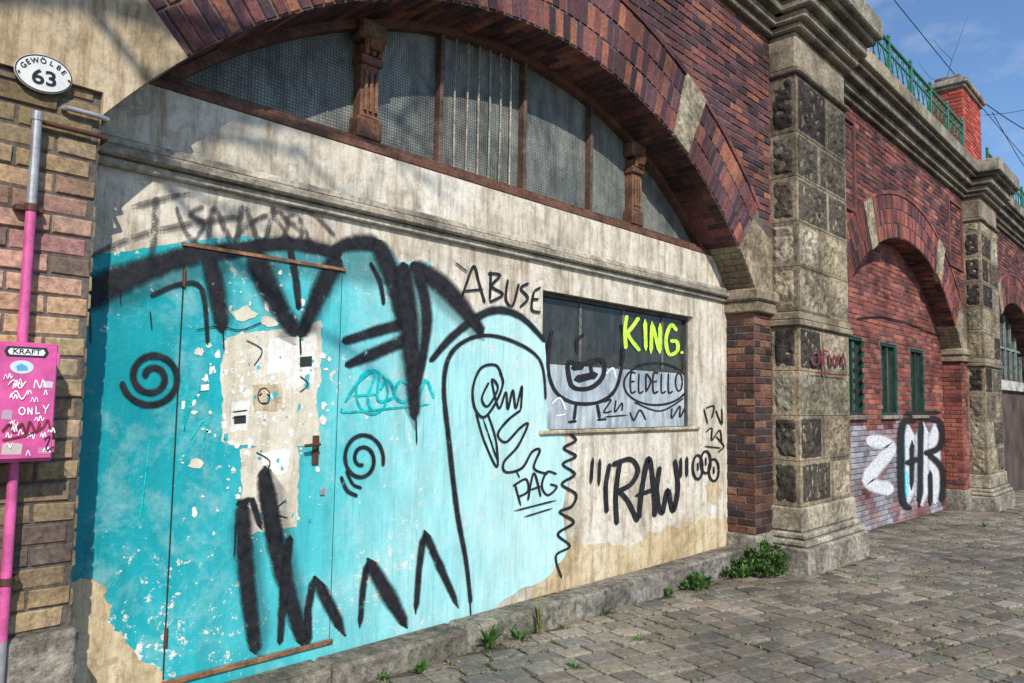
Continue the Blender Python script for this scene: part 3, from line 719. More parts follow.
strokes('tag_raw', 'blackthin', W, [
 ([(593, 457), (591, 484)], 3.4), ([(600, 458), (599, 486)], 3.4), ([(610, 463), (606, 486), (607, 513)], 4.6),
 ([(620, 462), (616, 494), (617, 525)], 5.2), ([(612, 465), (630, 459), (638, 470), (631, 484), (618, 491)], 5.0), ([(618, 490), (628, 501), (638, 522)], 5.2),
 ([(639, 519), (642, 490), (649, 458), (654, 490), (655, 517)], 5.2), ([(635, 496), (658, 488)], 4.4),
 ([(660, 466), (657, 492), (662, 513), (668, 490), (673, 511), (678, 488), (675, 459)], 5), ([(681, 457), (681, 478)], 3), ([(687, 456), (687, 477)], 3)], -.0105, 'black letters reading RAW in quotation marks')
strokes('tag_bubble', 'blackthin', W, [
 (circ(698, 467, 5, 12, 10), 2.4), (circ(706, 462, 5, 11, 10), 2.4), (circ(714, 470, 5, 11, 10), 2.4), ([(698, 462), (698, 471)], 1.8), ([(706, 457), (706, 466)], 1.8), ([(714, 466), (714, 474)], 1.8)], -.0105, 'small black bubble letters beside the corner')
strokes('tag_small', 'blackthin', W, [
 ([(704, 408), (708, 424)], 1.4), ([(706, 408), (714, 406), (712, 418)], 1.4), ([(716, 410), (722, 424), (722, 408)], 1.4), ([(706, 432), (712, 428), (712, 440), (720, 430), (722, 444)], 1.4),
 ([(704, 446), (722, 448)], 1.3), ([(716, 436), (724, 446), (718, 452)], 1.3)], -.0105, 'small black pen tags beside the window')
strokes('tag_loops', 'blackthin', W, [
 ([(502, 376), (496, 365), (481, 368), (473, 388), (475, 408), (484, 417), (495, 404), (503, 384), (500, 372)], 2.7), ([(489, 382), (482, 398), (488, 406), (498, 388), (492, 380), (499, 408), (506, 392), (508, 409), (513, 390), (516, 408), (522, 386), (521, 410)], 2.4),
 ([(476, 412), (484, 440), (497, 467), (496, 440), (488, 414)], 2.4), ([(521, 410), (508, 420), (498, 434), (506, 442), (520, 428), (528, 424), (518, 446), (504, 462), (506, 472), (522, 468), (532, 452), (540, 450), (534, 468), (548, 474)], 2.6), ([(483, 418), (498, 462)], 1.8),
 ([(515, 484), (521, 506)], 2.3), ([(513, 486), (526, 479), (528, 491), (518, 497)], 2.3), ([(528, 501), (534, 473), (541, 497)], 2.3), ([(530, 490), (541, 486)], 1.8), ([(557, 474), (547, 472), (542, 486), (548, 495), (557, 487), (550, 484)], 2.3), ([(514, 511), (557, 500)], 1.8), ([(524, 517), (553, 508)], 1.6), ([(520, 478), (516, 470)], 1.4)], -.0105, 'thin black looping signature right of the turquoise arc')
strokes('tag_teal', 'teal', W, [
 ([(345, 402), (360, 380), (375, 372), (368, 398), (372, 410)], 2.8), ([(352, 396), (378, 394)], 2.4), ([(380, 372), (378, 400), (394, 396), (388, 380), (380, 390)], 2.8),
 ([(400, 380), (394, 394), (404, 402), (412, 388), (402, 380)], 3), ([(414, 376), (418, 398), (426, 380), (434, 398)], 3), ([(342, 408), (350, 412), (430, 404)], 2), (circ(372, 392, 16, 22, 12), 2.2)], -.0102, 'teal scribbled tag on the turquoise field')
strokes('tag_teal', 'teal', W, [
 ([(188, 380), (184, 430), (192, 400), (206, 385)], 2), ([(190, 440), (205, 420), (203, 450)], 2), ([(150, 440), (140, 520)], 1.5)], -.0102, 'faint teal pen marks')
strokes('tag_plaster', 'grey', W, [
 ([(92, 256), (130, 238), (175, 226), (240, 216)], 7), ([(132, 206), (190, 192)], 7), ([(156, 196), (155, 222), (152, 254)], 9), ([(176, 206), (186, 232), (204, 250)], 6), ([(204, 206), (190, 214), (204, 224), (190, 246)], 6), ([(208, 248), (214, 208), (234, 244), (242, 204)], 8),
 ([(246, 206), (262, 244), (274, 206)], 7), ([(270, 206), (288, 222), (276, 248)], 6), ([(304, 210), (286, 218), (302, 232), (288, 252)], 6), ([(240, 226), (300, 208), (336, 236)], 5), ([(298, 215), (312, 244)], 6), ([(226, 246), (268, 214), (296, 250)], 4)], -.0105, 'faded grey tag sprayed on the bare plaster above the door')
strokes('wavy_line', 'blackthin', W, [
 ([(568, 432), (576, 440), (564, 448), (576, 456), (563, 464), (575, 474), (562, 484), (576, 494), (572, 506), (560, 512), (574, 522), (558, 534), (570, 546), (556, 556), (562, 578)], [2.8]*12+[2.4, 2.2, 2.2]), ([(552, 432), (572, 432)], 2.2)], -.0105, 'thin black wavy line edging the turquoise paint')
GYP = .0825
strokes('tag_king', 'lime', lw, [
 ([(627, 315), (625, 330), (626, 349)], 4.2), ([(639, 317), (633, 326), (627, 333)], 4.2), ([(627, 333), (632, 341), (640, 351)], 4.2), ([(645, 319), (646, 351)], 4.2), ([(651, 354), (652, 321)], 4), ([(652, 322), (660, 354)], 4), ([(660, 354), (660, 323)], 4),
 ([(677, 331), (671, 325), (666, 339), (669, 354), (677, 351), (677, 342), (670, 341)], 4), ([(682, 351), (682, 354)], 4.4)], GYP, 'lime sprayed word KING')
strokes('window_scribble', 'blackthin', lw, [
 ([(553, 330), (549, 350), (549, 374), (557, 393), (575, 403), (599, 402), (615, 390), (622, 366), (624, 340), (622, 324)], [3, 3.4, 3.8, 3.8, 3.8, 3.8, 3.8, 3.4, 3.2, 2.5]),
 ([(576, 403), (574, 421)], 3.4), ([(597, 403), (600, 419)], 3.4), ([(568, 422), (577, 421)], 2.7), ([(597, 420), (607, 419)], 2.7), ([(578, 354), (577, 342), (584, 334)], 3)], GYP, 'black sprayed round figure with stick legs on the lower panel')
strokes('window_scribble', 'blackthin', lw, [([(567, 362), (572, 386), (590, 388), (603, 376), (602, 360), (585, 364), (567, 362)], 5), ([(571, 368), (584, 367)], 6), ([(574, 380), (598, 374)], 8), ([(590, 364), (592, 374)], 4)], GYP, 'boxy black face mark on the round figure')
LET = []
def lt_(ox, segs): LET.extend([([(ox+a, b) for a, b in s], 1.9) for s in segs])
Es = [[(5, 373), (0, 374), (0, 392), (5, 391)], [(0, 382), (4, 381)]]; Ls = [[(0, 373), (0, 392), (4.5, 391)]]
lt_(631, Es); lt_(639, Ls); lt_(646, [[(0, 373), (0, 392)], [(0, 373), (5, 381), (0, 392)]]); lt_(653.5, Es); lt_(661.5, Ls); lt_(668.5, Ls)
LET.append((circ(679, 382, 3.4, 9, 8), 1.9))
LET += [(circ(656, 384, 32, 21, 16), 2.2), ([(634, 402), (660, 411), (684, 398)], 1.8), ([(604, 402), (611, 400), (604, 412), (612, 411)], 1.8), ([(616, 400), (615, 412), (622, 403), (622, 411)], 1.8), ([(604, 417), (628, 415)], 1.5), ([(630, 412), (634, 420), (640, 410), (646, 420)], 1.8), ([(672, 408), (672, 418), (680, 406), (680, 417), (688, 403), (688, 415)], 1.8)]
strokes('window_tag', 'blackthin', lw, LET, GYP, 'black marker tag ringed by an oval on the lower panel', False)
strokes('window_tag', 'white', lw, [([(552, 404), (560, 398), (566, 410)], 1.4), ([(606, 374), (613, 368), (616, 378)], 1.4), ([(556, 416), (566, 414)], 1.2)], GYP, 'small white pen marks on the lower panel')
# ================================================================== infill wall 2
x20, x21, cx2, sp2 = bay_dims(1); cz2 = sp2+RISE-RAD
W2 = thing('infill_wall', (cx2, 0, 0), 'red brick wall closing the second arch with green windows and a pale painted lower half', 'wall')
wins = [(11.15, 12.0), (12.75, 13.6), (14.35, 15.2)]
def inw(u, v): return any(a-.02 < u < b+.02 for a, b in wins) and 1.45 < v < 2.62
def keep2(u, v): return math.hypot(u-cx2, v-cz2) < RAD+.1 and not inw(u, v)
def colf2(u, v):
    if v < 1.28+.16*noise.noise(Vector((u*1.5, 0, 1))) and u < 16.2:
        pk = max(0, min(1, .75+1.3*noise.noise(Vector((u*1.6, v*1.6, 5)))))
        a = random.choice([(.34, .33, .38), (.27, .26, .30), (.38, .37, .40)]); b = random.choice(RED2)
        return jc(tuple(a[q]*pk+b[q]*(1-pk) for q in range(3)), .15)
    k = 1+.4*noise.noise(Vector((u, v, 9)))
    return jc(tuple(q*k for q in random.choice(RED2)), .2)
mb = MB()
mb.box(x20-.05, x21+.05, .01, .3, -.8, 1.45, MORT); mb.box(x20-.05, x21+.05, .01, .3, 2.62, 4.6, MORT)
ed = [x20-.05]+[q for w in wins for q in w]+[x21+.05]
for a, b in zip(ed[0::2], ed[1::2]): mb.box(a, b, .01, .3, 1.45, 2.62, MORT)
field(mb, x20, x21, -.35, 4.4, front(.01), RED2, keep2, colf=colf2)
mb.build('brick_face', M['brick'], W2)
for a, b in wins:
    e = part_empty('green_window', W2)
    mb = MB(); gcol = (.012, .06, .038)
    mb.box(a, b, .08, .10, 1.45, 2.62); mb.build('pane', M['darkglass'], e)
    mb = MB(); mb.box(a, a+.05, .02, .12, 1.45, 2.62, gcol, .005); mb.box(b-.05, b, .02, .12, 1.45, 2.62, gcol, .005); mb.box(a+.051, b-.051, .02, .12, 2.57, 2.62, gcol, .005); mb.box(a+.051, b-.051, .02, .12, 1.45, 1.50, gcol, .005)
    mb.box((a+b)/2-.02, (a+b)/2+.02, .04, .12, 1.501, 2.569, gcol, .004)
    mb.build('window_frame', M['paintwood'], e)
    mb = MB(); mb.box(a-.05, b+.05, -.05, .08, 1.39, 1.449, (.3, .26, .2), .008); mb.build('window_sill', M['smooth_stone'], e)
strokes('brick_graffiti', 'silver', W2, [([(908, 425), (908, 505)], 16), ([(922, 422), (922, 506)], 16), ([(934, 424), (935, 504)], 14), ([(866, 440), (890, 448), (868, 480), (894, 490)], 16)], -.006, 'silver grey fill of the far graffiti')
strokes('brick_graffiti', 'blue', W2, [([(902, 430), (903, 500)], 7), ([(906, 470), (906, 500)], 6)], -.009, 'pale blue sprayed shading')
strokes('brick_graffiti', 'black', W2, [([(918, 419), (903, 424), (901, 460), (903, 500), (912, 509)], [7, 9, 10, 9, 7]), ([(912, 440), (912, 490)], 6), ([(905, 464), (920, 458)], 7), ([(921, 416), (920, 508)], 8), ([(922, 418), (940, 422), (940, 446), (924, 454)], 8), ([(928, 454), (942, 470), (942, 502)], 8), ([(930, 470), (931, 506)], 6), ([(904, 414), (942, 412)], 5)], -.012, 'heavy black outlined block letters on painted brick')
mb = MB(); pc = [P(x, y, -.02) for x, y in ((858, 318), (880, 316), (905, 322), (925, 330), (942, 336))]; mb.tube(pc, .012, 6); mb.build('cable', M['wire'], W2)
# ================================================================== infill wall 3
x30, x31, cx3, sp3 = bay_dims(2); cz3 = sp3+RISE-RAD
W3 = thing('infill_wall', (cx3, 0, 0), 'dark shopfront wall in the farthest arch with arched window and red door', 'wall')
mb = MB(); mb.box(x30-.05, x31+.05, .1, .35, -.9, 4.6, (.10, .07, .06)); mb.build('wall_face', M['brick'], W3)
mb = MB(); mb.box(x30, x31, .0, .1, 2.05, 2.3, (.55, .53, .48), .01); mb.build('sign_band', M['smooth_stone'], W3)
mb = MB(); mb.box(x30+1.7, x30+3.0, .03, .1, -.6, 2.0, (.12, .02, .02), .01); mb.build('red_door', M['paintwood'], W3)
e = part_empty('arched_window', W3)
mb = MB(); vs = []
for k in range(21):
    x = x30+.3+(x31-x30-.6)*k/20; vs += [(x, .085, 2.45), (x, .085, cz3+math.sqrt((RAD-.15)**2-(x-cx3)**2)-.05)]
mb.add(vs, [(2*k, 2*k+2, 2*k+3, 2*k+1) for k in range(20)]); mb.build('pane', M['darkglass'], e)
for k in range(9):
    mb = MB(); x = x30+.5+k*.68; mb.box(x-.03, x+.03, .03, .08, 2.31, cz3+math.sqrt((RAD-.1)**2-(x-cx3)**2)-.05, (.24, .29, .26)); mb.build('mullion', M['paintwood'], e)
mb = MB(); mb.box(x30+.3, x31-.3, .04, .078, 3.1, 3.16, (.24, .29, .26)); mb.build('transom', M['paintwood'], e)
strokes('pillar_tag', 'maroon', via, [
 (circ(816, 358, 4, 7, 8), 2), ([(823, 366), (823, 352), (828, 352)], 1.8), ([(829, 354), (832, 366), (834, 356), (837, 366), (839, 354)], 1.8), ([(842, 366), (843, 354), (846, 368)], 1.8), ([(812, 372), (847, 376)], 1.4), ([(823, 345), (825, 380)], 1.6)], -.668, 'dark red scrawled tag on the nearest stone pillar')
# ================================================================== chimney, railing
ch = thing('brick_chimney', (17.7, .0, 6.4), 'red brick chimney pier with stone cap rising above the second pillar', 'chimney')
cxa, cxb, cya, cyb = 17.05, 18.6, -.35, .25
mb = MB(); mb.box(cxa, cxb, cya, cyb, 6.3, 8.12, MORT)
CH = [(.42, .075, .045), (.36, .06, .04), (.48, .10, .06)]
field(mb, cxa, cxb, 6.35, 8.12, front(cya), CH)
field(mb, cya, cyb, 6.35, 8.12, lambda u, v, d: (cxa-d, u, v), CH, off=1)
mb.build('shaft', M['brick'], ch)
mb = MB(); mb.box(cxa-.05, cxb+.05, cya-.05, cyb+.05, 8.122, 8.19, (.3, .26, .2), .015); mb.box(cxa-.10, cxb+.10, cya-.10, cyb+.10, 8.192, 8.31, (.33, .29, .23), .02); mb.box(cxa+.12, cxb-.12, cya+.06, cyb-.06, 8.312, 8.48, (.27, .24, .2), .03)
mb.build('cap', M['smooth_stone'], ch)
GR = (.03, .16, .09)
def railing(xa, xb, label):
    t = thing('iron_railing', ((xa+xb)/2, -.42, 6.38), label, 'railing', None); y = -.42; z0 = 6.38; n = int(round((xb-xa)/1.2)); d = (xb-xa)/n
    mb = MB(); mb.box(xa, xb, y-.025, y+.025, z0+.78, z0+.82, GR, .006); mb.build('top_rail', M['iron'], t)
    mb = MB(); mb.box(xa, xb, y-.015, y+.015, z0+.10, z0+.14, GR); mb.build('bottom_rail', M['iron'], t)
    mb = MB(); mb.box(xa, xb, y-.012, y+.012, z0+.62, z0+.65, GR); mb.build('middle_rail', M['iron'], t)
    for k in range(n+1):
        x = xa+k*d; mb = MB(); mb.box(x-.025, x+.025, y-.026, y+.026, z0, z0+.86, GR, .005); mb.tube([(x, y, z0+.86), (x, y, z0+.89), (x, y, z0+.94)], [.02, .035, .012], 8, GR); mb.build('post', M['iron'], t)
    for k in range(n):
        mb = MB(); x = xa+k*d+.03; w = (d-.06)/4
        for q in range(4):
            a, b = x+q*w, x+(q+1)*w
            mb.tube([(a, y+.008, z0+.14), (b, y+.008, z0+.62)], .010, 5, GR); mb.tube([(b, y-.008, z0+.14), (a, y-.008, z0+.62)], .010, 5, GR)
            mb.tube([((a+b)/2-.06*math.cos(s_*.785), y, z0+.70+.06*math.sin(s_*.785)) for s_ in range(9)], .008, 5, GR, False)
        mb.build('lattice_panel', M['iron'], t)
railing(.9, 7.75, 'green iron lattice railing above the nearest arch')
railing(9.75, 16.6, 'green iron lattice railing above the second arch')
railing(18.8, 25.4, 'green iron lattice railing above the farthest arch')
# ================================================================== number plate
c = P(44, 74, FY-.04); ax, az = .108, .080; TL = R_(6)
t = thing('number_plate', (c.x, FY-.03, c.z), 'white oval enamel plate lettered GEWÖLBE 63 on the tan plaster at upper left', 'sign')
def rr(u, v): return (c.x+u*math.cos(TL)-v*math.sin(TL), c.z+u*math.sin(TL)+v*math.cos(TL))
def ell(ax, az, n=40): return [rr(ax*math.cos(2*math.pi*k/n), az*math.sin(2*math.pi*k/n)) for k in range(n)]
mb = MB(); mb.prism(ell(ax, az), FY-.042, FY-.03, (.66, .66, .63)); mb.build('plate', M['enamel'], t)
mb = MB(); o_, i_ = ell(ax*.985, az*.98), ell(ax*.94, az*.925)
for k in range(40): mb.add([(o_[k][0], FY-.0435, o_[k][1]), (o_[(k+1) % 40][0], FY-.0435, o_[(k+1) % 40][1]), (i_[(k+1) % 40][0], FY-.0435, i_[(k+1) % 40][1]), (i_[k][0], FY-.0435, i_[k][1])], [(0, 1, 2, 3)], (.02, .02, .02))
mb.build('border', M['enamel'], t)
def pl3(u, v):
    q = rr(u, v); return (q[0], FY-.0445, q[1])
mb = MB(); textmesh(mb, '63', lambda a, b: pl3(a*1.15, b-.02), .085, (.015, .015, .015))
for k, chh in enumerate('GEWÖLBE'):
    a = R_(158-22.5*k); px_, pz_ = ax*.74*math.cos(a), az*.66*math.sin(a)
    ro = (a-math.pi/2)*.7
    textmesh(mb, chh, lambda u, v: pl3(px_+u*math.cos(ro)-v*math.sin(ro), pz_+u*math.sin(ro)+v*math.cos(ro)), .030, (.015, .015, .015))
mb.build('lettering', M['enamel'], t)
for s_ in (-1, 1):
    q = rr(s_*ax*.86, -.01)
    mb = MB(); mb.tube([(q[0], FY-.04, q[1]), (q[0], FY-.047, q[1])], .005, 8); mb.build('screw', M['rust'], t)
# ================================================================== meter box and conduit
BY = FY-.19
b0, b1 = P(-28, 345, BY), P(58, 344, BY); bl = P(55, 461, BY)
xa, xb, zt_, zb_ = b0.x, (b1.x+bl.x)/2, (b1.z), bl.z
t = thing('meter_box', ((xa+xb)/2, BY+.1, zb_), 'pink painted metal meter box covered in stickers and pen tags, fixed to the brick pilaster', 'electrical box')
mb = MB(); mb.box(xa, xb, BY+.012, FY-.01, zb_, zt_, (1, 1, 1), .008); mb.build('housing', M['pinkbox'], t)
mb = MB(); mb.box(xa+.012, xb-.006, BY, BY+.012, zb_+.012, zt_-.012, (1, 1, 1), .004); dr = mb.build('box_door', M['pinkbox'], t)
for z in (zb_+.06, zt_-.06):
    mb = MB(); mb.tube([(xb-.002, BY+.006, z-.025), (xb-.002, BY+.006, z+.025)], .007, 8); mb.build('hinge', M['pinkpipe'], t)
sc = P(27, 352, BY-.002); sy = BY-.0016
mb = MB(); mb.prism([(sc.x-.066, sc.z-.020), (sc.x+.066, sc.z-.020), (sc.x+.076, sc.z), (sc.x+.066, sc.z+.020), (sc.x-.066, sc.z+.020), (sc.x-.076, sc.z)], sy, BY+.001, (.02, .02, .02))
mb.prism([(sc.x-.057, sc.z-.012), (sc.x+.057, sc.z-.012), (sc.x+.064, sc.z), (sc.x+.057, sc.z+.012), (sc.x-.057, sc.z+.012), (sc.x-.064, sc.z)], sy-.0006, sy, (.75, .75, .75))
textmesh(mb, 'KRAFT', lambda a, b: (sc.x+a*1.15, sy-.0012, sc.z+b), .028, (.01, .01, .01)); mb.build('sticker', M['enamel'], t, 'white sticker lettered KRAFT')
c2 = P(22, 367, BY-.002)
mb = MB(); mb.prism([(c2.x+.040*math.cos(k*.314), c2.z+.026*math.sin(k*.314)) for k in range(20)], sy, BY+.001, (.55, .62, .68)); mb.prism([(c2.x-.014, c2.z-.016), (c2.x+.022, c2.z-.012), (c2.x+.016, c2.z+.004), (c2.x-.004, c2.z+.014), (c2.x-.02, c2.z+.002)], sy-.0008, sy, (.10, .35, .55))
mb.build('sticker', M['enamel'], t, 'round pale blue sticker')
for (px_, py_, w_, h_, co, lb) in ((12, 448, .035, .024, (.5, .42, .38), 'torn buff sticker'), (48, 384, .018, .014, (.6, .55, .6), 'small pale sticker'), (7, 414, .018, .02, (.45, .3, .38), 'small torn mauve sticker'), (44, 450, .022, .014, (.5, .2, .3), 'faded pink sticker remnant')):
    c3 = P(px_, py_, BY-.002)
    mb = MB(); mb.prism([(c3.x-w_, c3.z-h_), (c3.x+w_*.9, c3.z-h_*1.1), (c3.x+w_, c3.z+h_*.6), (c3.x+w_*.2, c3.z+h_*.8), (c3.x-w_*.9, c3.z+h_*.7)], sy, BY+.001, co); mb.build('sticker', M['enamel'], t, lb)
yb = BY-.003
sc_w = [([(8, 385), (14, 380), (20, 388), (26, 381)], 1.2), ([(10, 398), (16, 391), (22, 399), (28, 390)], 1.1), ([(34, 388), (36, 380), (40, 388), (43, 380), (46, 388)], 1.1), (circ(22, 411, 3, 3.6, 8), 1.2), ([(28, 415), (28, 407)], 1.2), ([(28, 407), (32, 415)], 1.2), ([(32, 415), (32, 407)], 1.2), ([(36, 406), (36, 414)], 1.2), ([(36, 414), (40, 413)], 1.2), ([(43, 405), (46, 409), (49, 404)], 1.2), ([(46, 409), (45, 414)], 1.2)]
random.seed(31)
for _ in range(22):
    ox, oy = random.uniform(3, 48), random.choice((random.uniform(374, 402), random.uniform(418, 454))); n_ = random.randint(3, 6); k_ = random.uniform(1.2, 2.2)
    sc_w.append(([(ox+q*k_, oy+(-1)**q*random.uniform(1, 3.4)) for q in range(n_)], random.uniform(.7, 1.1)))
strokes('pen_tag', 'white', t, sc_w, yb, 'white pen tags including the word ONLY')
strokes('pen_tag', 'maroon', t, [([(2, 432), (10, 424), (14, 432), (22, 424), (26, 434), (30, 422), (36, 432), (40, 422)], 2.6), ([(30, 434), (42, 428), (48, 420), (50, 430)], 2.2), ([(2, 440), (14, 438), (30, 434)], 2)], yb, 'dark red pen scrawl')
strokes('pen_tag', 'blackthin', t, [([(44, 440), (50, 436), (46, 450), (54, 446)], 1.2)], yb)
PY = FY-.075
ptop = P(32, 112, PY); pmid = P(19, 340, PY); plow = P(14, 462, PY)
xp = (ptop.x+pmid.x+plow.x+P(10, 650, PY).x)/4
t = thing('conduit_pipe', (xp, PY, 0), 'vertical steel conduit running into the pink meter box, sprayed pink over its middle', 'pipe')
zpk = P(25, 205, PY).z
mb = MB(); mb.tube([(xp, PY, zpk), (xp, PY, ptop.z)], .019, 14); mb.build('bare_pipe', M['galv'], t)
mb = MB(); mb.tube([(xp, PY, ptop.z-.03), (xp, PY, ptop.z+.006)], .022, 14); mb.build('pipe_cap', M['galv'], t)
mb = MB(); mb.tube([(xp, PY, zt_-.02), (xp, PY, zpk)], .0195, 14); mb.build('pink_pipe', M['pinkpipe'], t)
mb = MB(); mb.tube([(xp, PY, .62), (xp, PY, zb_+.02)], .0195, 14); mb.build('pink_pipe', M['pinkpipe'], t)
mb = MB(); mb.tube([(xp, PY, -.03), (xp, PY, .62)], .019, 14); mb.build('lower_pipe', M['galv'], t)
for z in (2.35, .85):
    mb = MB(); mb.tube([(xp, PY, z-.014), (xp, PY, z+.014)], .025, 14); mb.box(xp-.05, xp+.05, FY-.055, FY-.005, z-.012, z+.012, (1, 1, 1), .002); mb.build('clamp', M['rust'], t)
for a, b, nm, lab in ((109, 116, 0, 'upper of two thin dark conduits crossing the top of the yellow bricks'), (125, 133, 1, 'lower of two thin dark conduits crossing the top of the yellow bricks')):
    p0, p1 = P(64-nm*30, a, FY-.03), P(104, b, FY-.03); z = (p0.z+p1.z)/2
    mb = MB(); mb.tube([(p0.x, FY-.01, z), (p0.x+.01, FY-.034, z), (x0-.02, FY-.034, z), (x0+.025, FY-.02, z), (x0+.03, FY+.05, z), (x0+.03, -.05, z)], .011, 10); o = mb.build('wall_conduit', M['rust'] if nm else M['galv'], None); tag(o, lab, 'pipe')
# ================================================================== wires and twigs
def wire(name, pts, r, lab):
    mb = MB(); P3 = [P(x, y, yy) for x, y, yy in pts]; out = []
    for i in range(13):
        f = i/12; q = P3[0].lerp(P3[-1], f); q.z -= .1*math.sin(math.pi*f); out.append(q)
    mb.tube(out, r, 6); o = mb.build(name, M['wire'], None); tag(o, lab, 'cable')
wire('overhead_wire', [(870, -30, 3.0), (1040, 175, 2.0)], .016, 'longest dark overhead wire crossing the sky above the railing')
wire('overhead_wire', [(975, 96, 1.6), (1045, 140, 1.0)], .018, 'overhead wire leaving the chimney top toward the right')
wire('overhead_wire', [(985, 115, 2.2), (1045, 104, 1.5)], .014, 'nearly level overhead wire right of the chimney')
wire('overhead_wire', [(992, 112, 1.8), (1040, 190, 1.2)], .014, 'steep overhead wire falling from behind the chimney')
sap = thing('bare_sapling', (P(948, 100, 3).x, 3, 6.3), 'thin bare twigs sticking up behind the railing against the sky', 'plant')
mb = MB(); mb.tube([(P(948, 100, 3).x, 3, 6.25), P(945, 85, 3), P(952, 60, 3), P(968, 15, 3)], [.02, .016, .012, .005], 5, (.06, .05, .04)); mb.tube([P(952, 60, 3), P(940, 48, 3), P(934, 40, 3)], [.010, .008, .004], 5, (.06, .05, .04)); mb.tube([P(945, 85, 3), P(930, 78, 3), P(918, 62, 3)], [.010, .008, .004], 5, (.06, .05, .04)); mb.build('stem', M['paintwood'], sap)
# ================================================================== ground
mb = MB()
for xa_, xb_ in ((-150, -20), (-20, 27), (27, 400)):
    zz = lambda x: gz(x)-.020 if x < 28 else gz(27)-.020
    mb.add([(xa_, -300, zz(xa_)), (xb_, -300, zz(xb_)), (xb_, 300, zz(xb_)), (xa_, 300, zz(xa_))], [(0, 1, 2, 3)], (.085, .075, .052))
g_ = mb.build('ground', M['sett'], None); tag(g_, 'earth and grit ground under the paving', None, None, 'structure')
mb = MB(); random.seed(11)
ang = R_(-14); ca, sa = math.cos(ang), math.sin(ang)
SP = [(.21, .18, .14), (.17, .147, .118), (.25, .215, .17), (.135, .12, .10), (.19, .16, .122), (.225, .195, .152), (.18, .165, .14)]
v = -14.0
joints = []
while v < 14:
    rowh = random.uniform(.155, .19); u = -2+random.uniform(0, .2)
    while u < 34:
        w = random.uniform(.17, .31)
        cu, cv = u+w/2, v+rowh/2; X, Y = cu*ca-cv*sa, cu*sa+cv*ca
        if (-1.0 < X < 30) and (-5.6 < Y < -.16) and not (Y > PIL_Y-.2 and any(-.84+PER*k-.1 < X < .66+PER*k+.1 for k in range(4))):
            if not (1.1 < X < 7.6 and Y > -.27):
                gap = .009; h = random.uniform(-.004, .004); col = jc(random.choice(SP), .16); tx, ty = random.uniform(-.014, .014), random.uniform(-.014, .014)
                vs = []; cj = [(random.uniform(-.009, .009), random.uniform(-.009, .009)) for _ in range(4)]
                for (ins, dz) in ((0, -.04), (.003, -.006), (.013, 0)):
                    for qi, (su, sv) in enumerate(((-1, -1), (1, -1), (1, 1), (-1, 1))):
                        uu = cu+su*(w/2-gap-ins)+cj[qi][0]; vv = cv+sv*(rowh/2-gap-ins)+cj[qi][1]
                        x_, y_ = uu*ca-vv*sa, uu*sa+vv*ca
                        vs.append((x_, y_, gz(x_)+h+dz+(su*tx*w+sv*ty*rowh if dz > -.02 else 0)*.8))
                vs.append((X, Y, gz(X)+h+.002))
                mb.add(vs, [(0, 1, 5, 4), (1, 2, 6, 5), (2, 3, 7, 6), (3, 0, 4, 7), (4, 5, 9, 8), (5, 6, 10, 9), (6, 7, 11, 10), (7, 4, 8, 11), (8, 9, 12), (9, 10, 12), (10, 11, 12), (11, 8, 12)], col)
                joints.append((X, Y, (u)*ca-(v)*sa, u*sa+v*ca)); joints.append((X, Y, cu*ca-v*sa, cu*sa+v*ca)); joints.append((X, Y, (u)*ca-(cv)*sa, u*sa+cv*ca))
        u += w
    v += rowh
o = mb.build('pavement', M['sett'], None); tag(o, 'worn grey brown cobblestone pavement', None, None, 'structure')
# ================================================================== plants
def leafclump(mb, base, n, h, spread, wid=.02, cols=((.05, .11, .02), (.08, .17, .03), (.03, .08, .015))):
    for _ in range(n):
        a = random.uniform(0, 2*math.pi); l = h*random.uniform(.4, 1.1); lean = random.uniform(.15, 1.0)*spread
        d = Vector((math.cos(a), math.sin(a), 0)); s = d.cross(Vector((0, 0, 1)))
        b = Vector(base)+d*random.uniform(0, .03); w = wid*random.uniform(.5, 1.2); pts = []
        for k in range(5):
            f = k/4; ww = w*math.sin(math.pi*min(.97, f*.9+.08))
            c = b+d*lean*f*f+Vector((0, 0, l*(f-.35*f*f*lean/max(spread, .01))))
            pts += [c-s*ww, c+s*ww]
        mb.add(pts, [(2*k, 2*k+1, 2*k+3, 2*k+2) for k in range(4)], jc(random.choice(cols), .25))
random.seed(5)
def weed(px, py, n, h, spread, wid, label, name='weed', bushy=False, cols=None):
    g = G(px, py); g = Vector((g.x, min(g.y, -.27), 0)); g.z = gz(g.x)
    t = thing(name, g, label, 'plant'); mb = MB(); kw = {'cols': cols} if cols else {}
    if bushy:
        for _ in range(n):
            a = random.uniform(0, 6.28); r = spread*math.sqrt(random.random()); q = g+Vector((math.cos(a)*r*1.25, math.sin(a)*r*.8, h*random.uniform(.0, .85)*(1-(r/spread)**2*.6)))
            leafclump(mb, q, 9, .07, .07, wid, **kw)
        st = MB()
        for _ in range(14):
            a = random.uniform(0, 6.28); r = spread*.7*random.random(); st.tube([g, g+Vector((math.cos(a)*r, math.sin(a)*r, h*.7))], [.004, .002], 4, (.1, .12, .04))
        st.build('stem', M['leaf'], t)
    else: leafclump(mb, g, n, h, spread, wid, **kw)
    mb.build('leaves', M['leaf'], t)
weed(764, 573, 150, .34, .27, .013, 'biggest bushy green weed beside the base of the nearest stone pillar', bushy=True)
weed(728, 574, 60, .15, .20, .012, 'spreading leafy weed just left of the biggest weed', bushy=True)
weed(690, 586, 40, .11, .17, .011, 'low leafy weed at the foot of the ledge below the word RAW', bushy=True)
weed(637, 588, 18, .09, .08, .010, 'small tuft at the ledge between the window and the wavy line')
weed(604, 612, 14, .05, .09, .008, 'flat little weed at the ledge right of the wavy line foot')
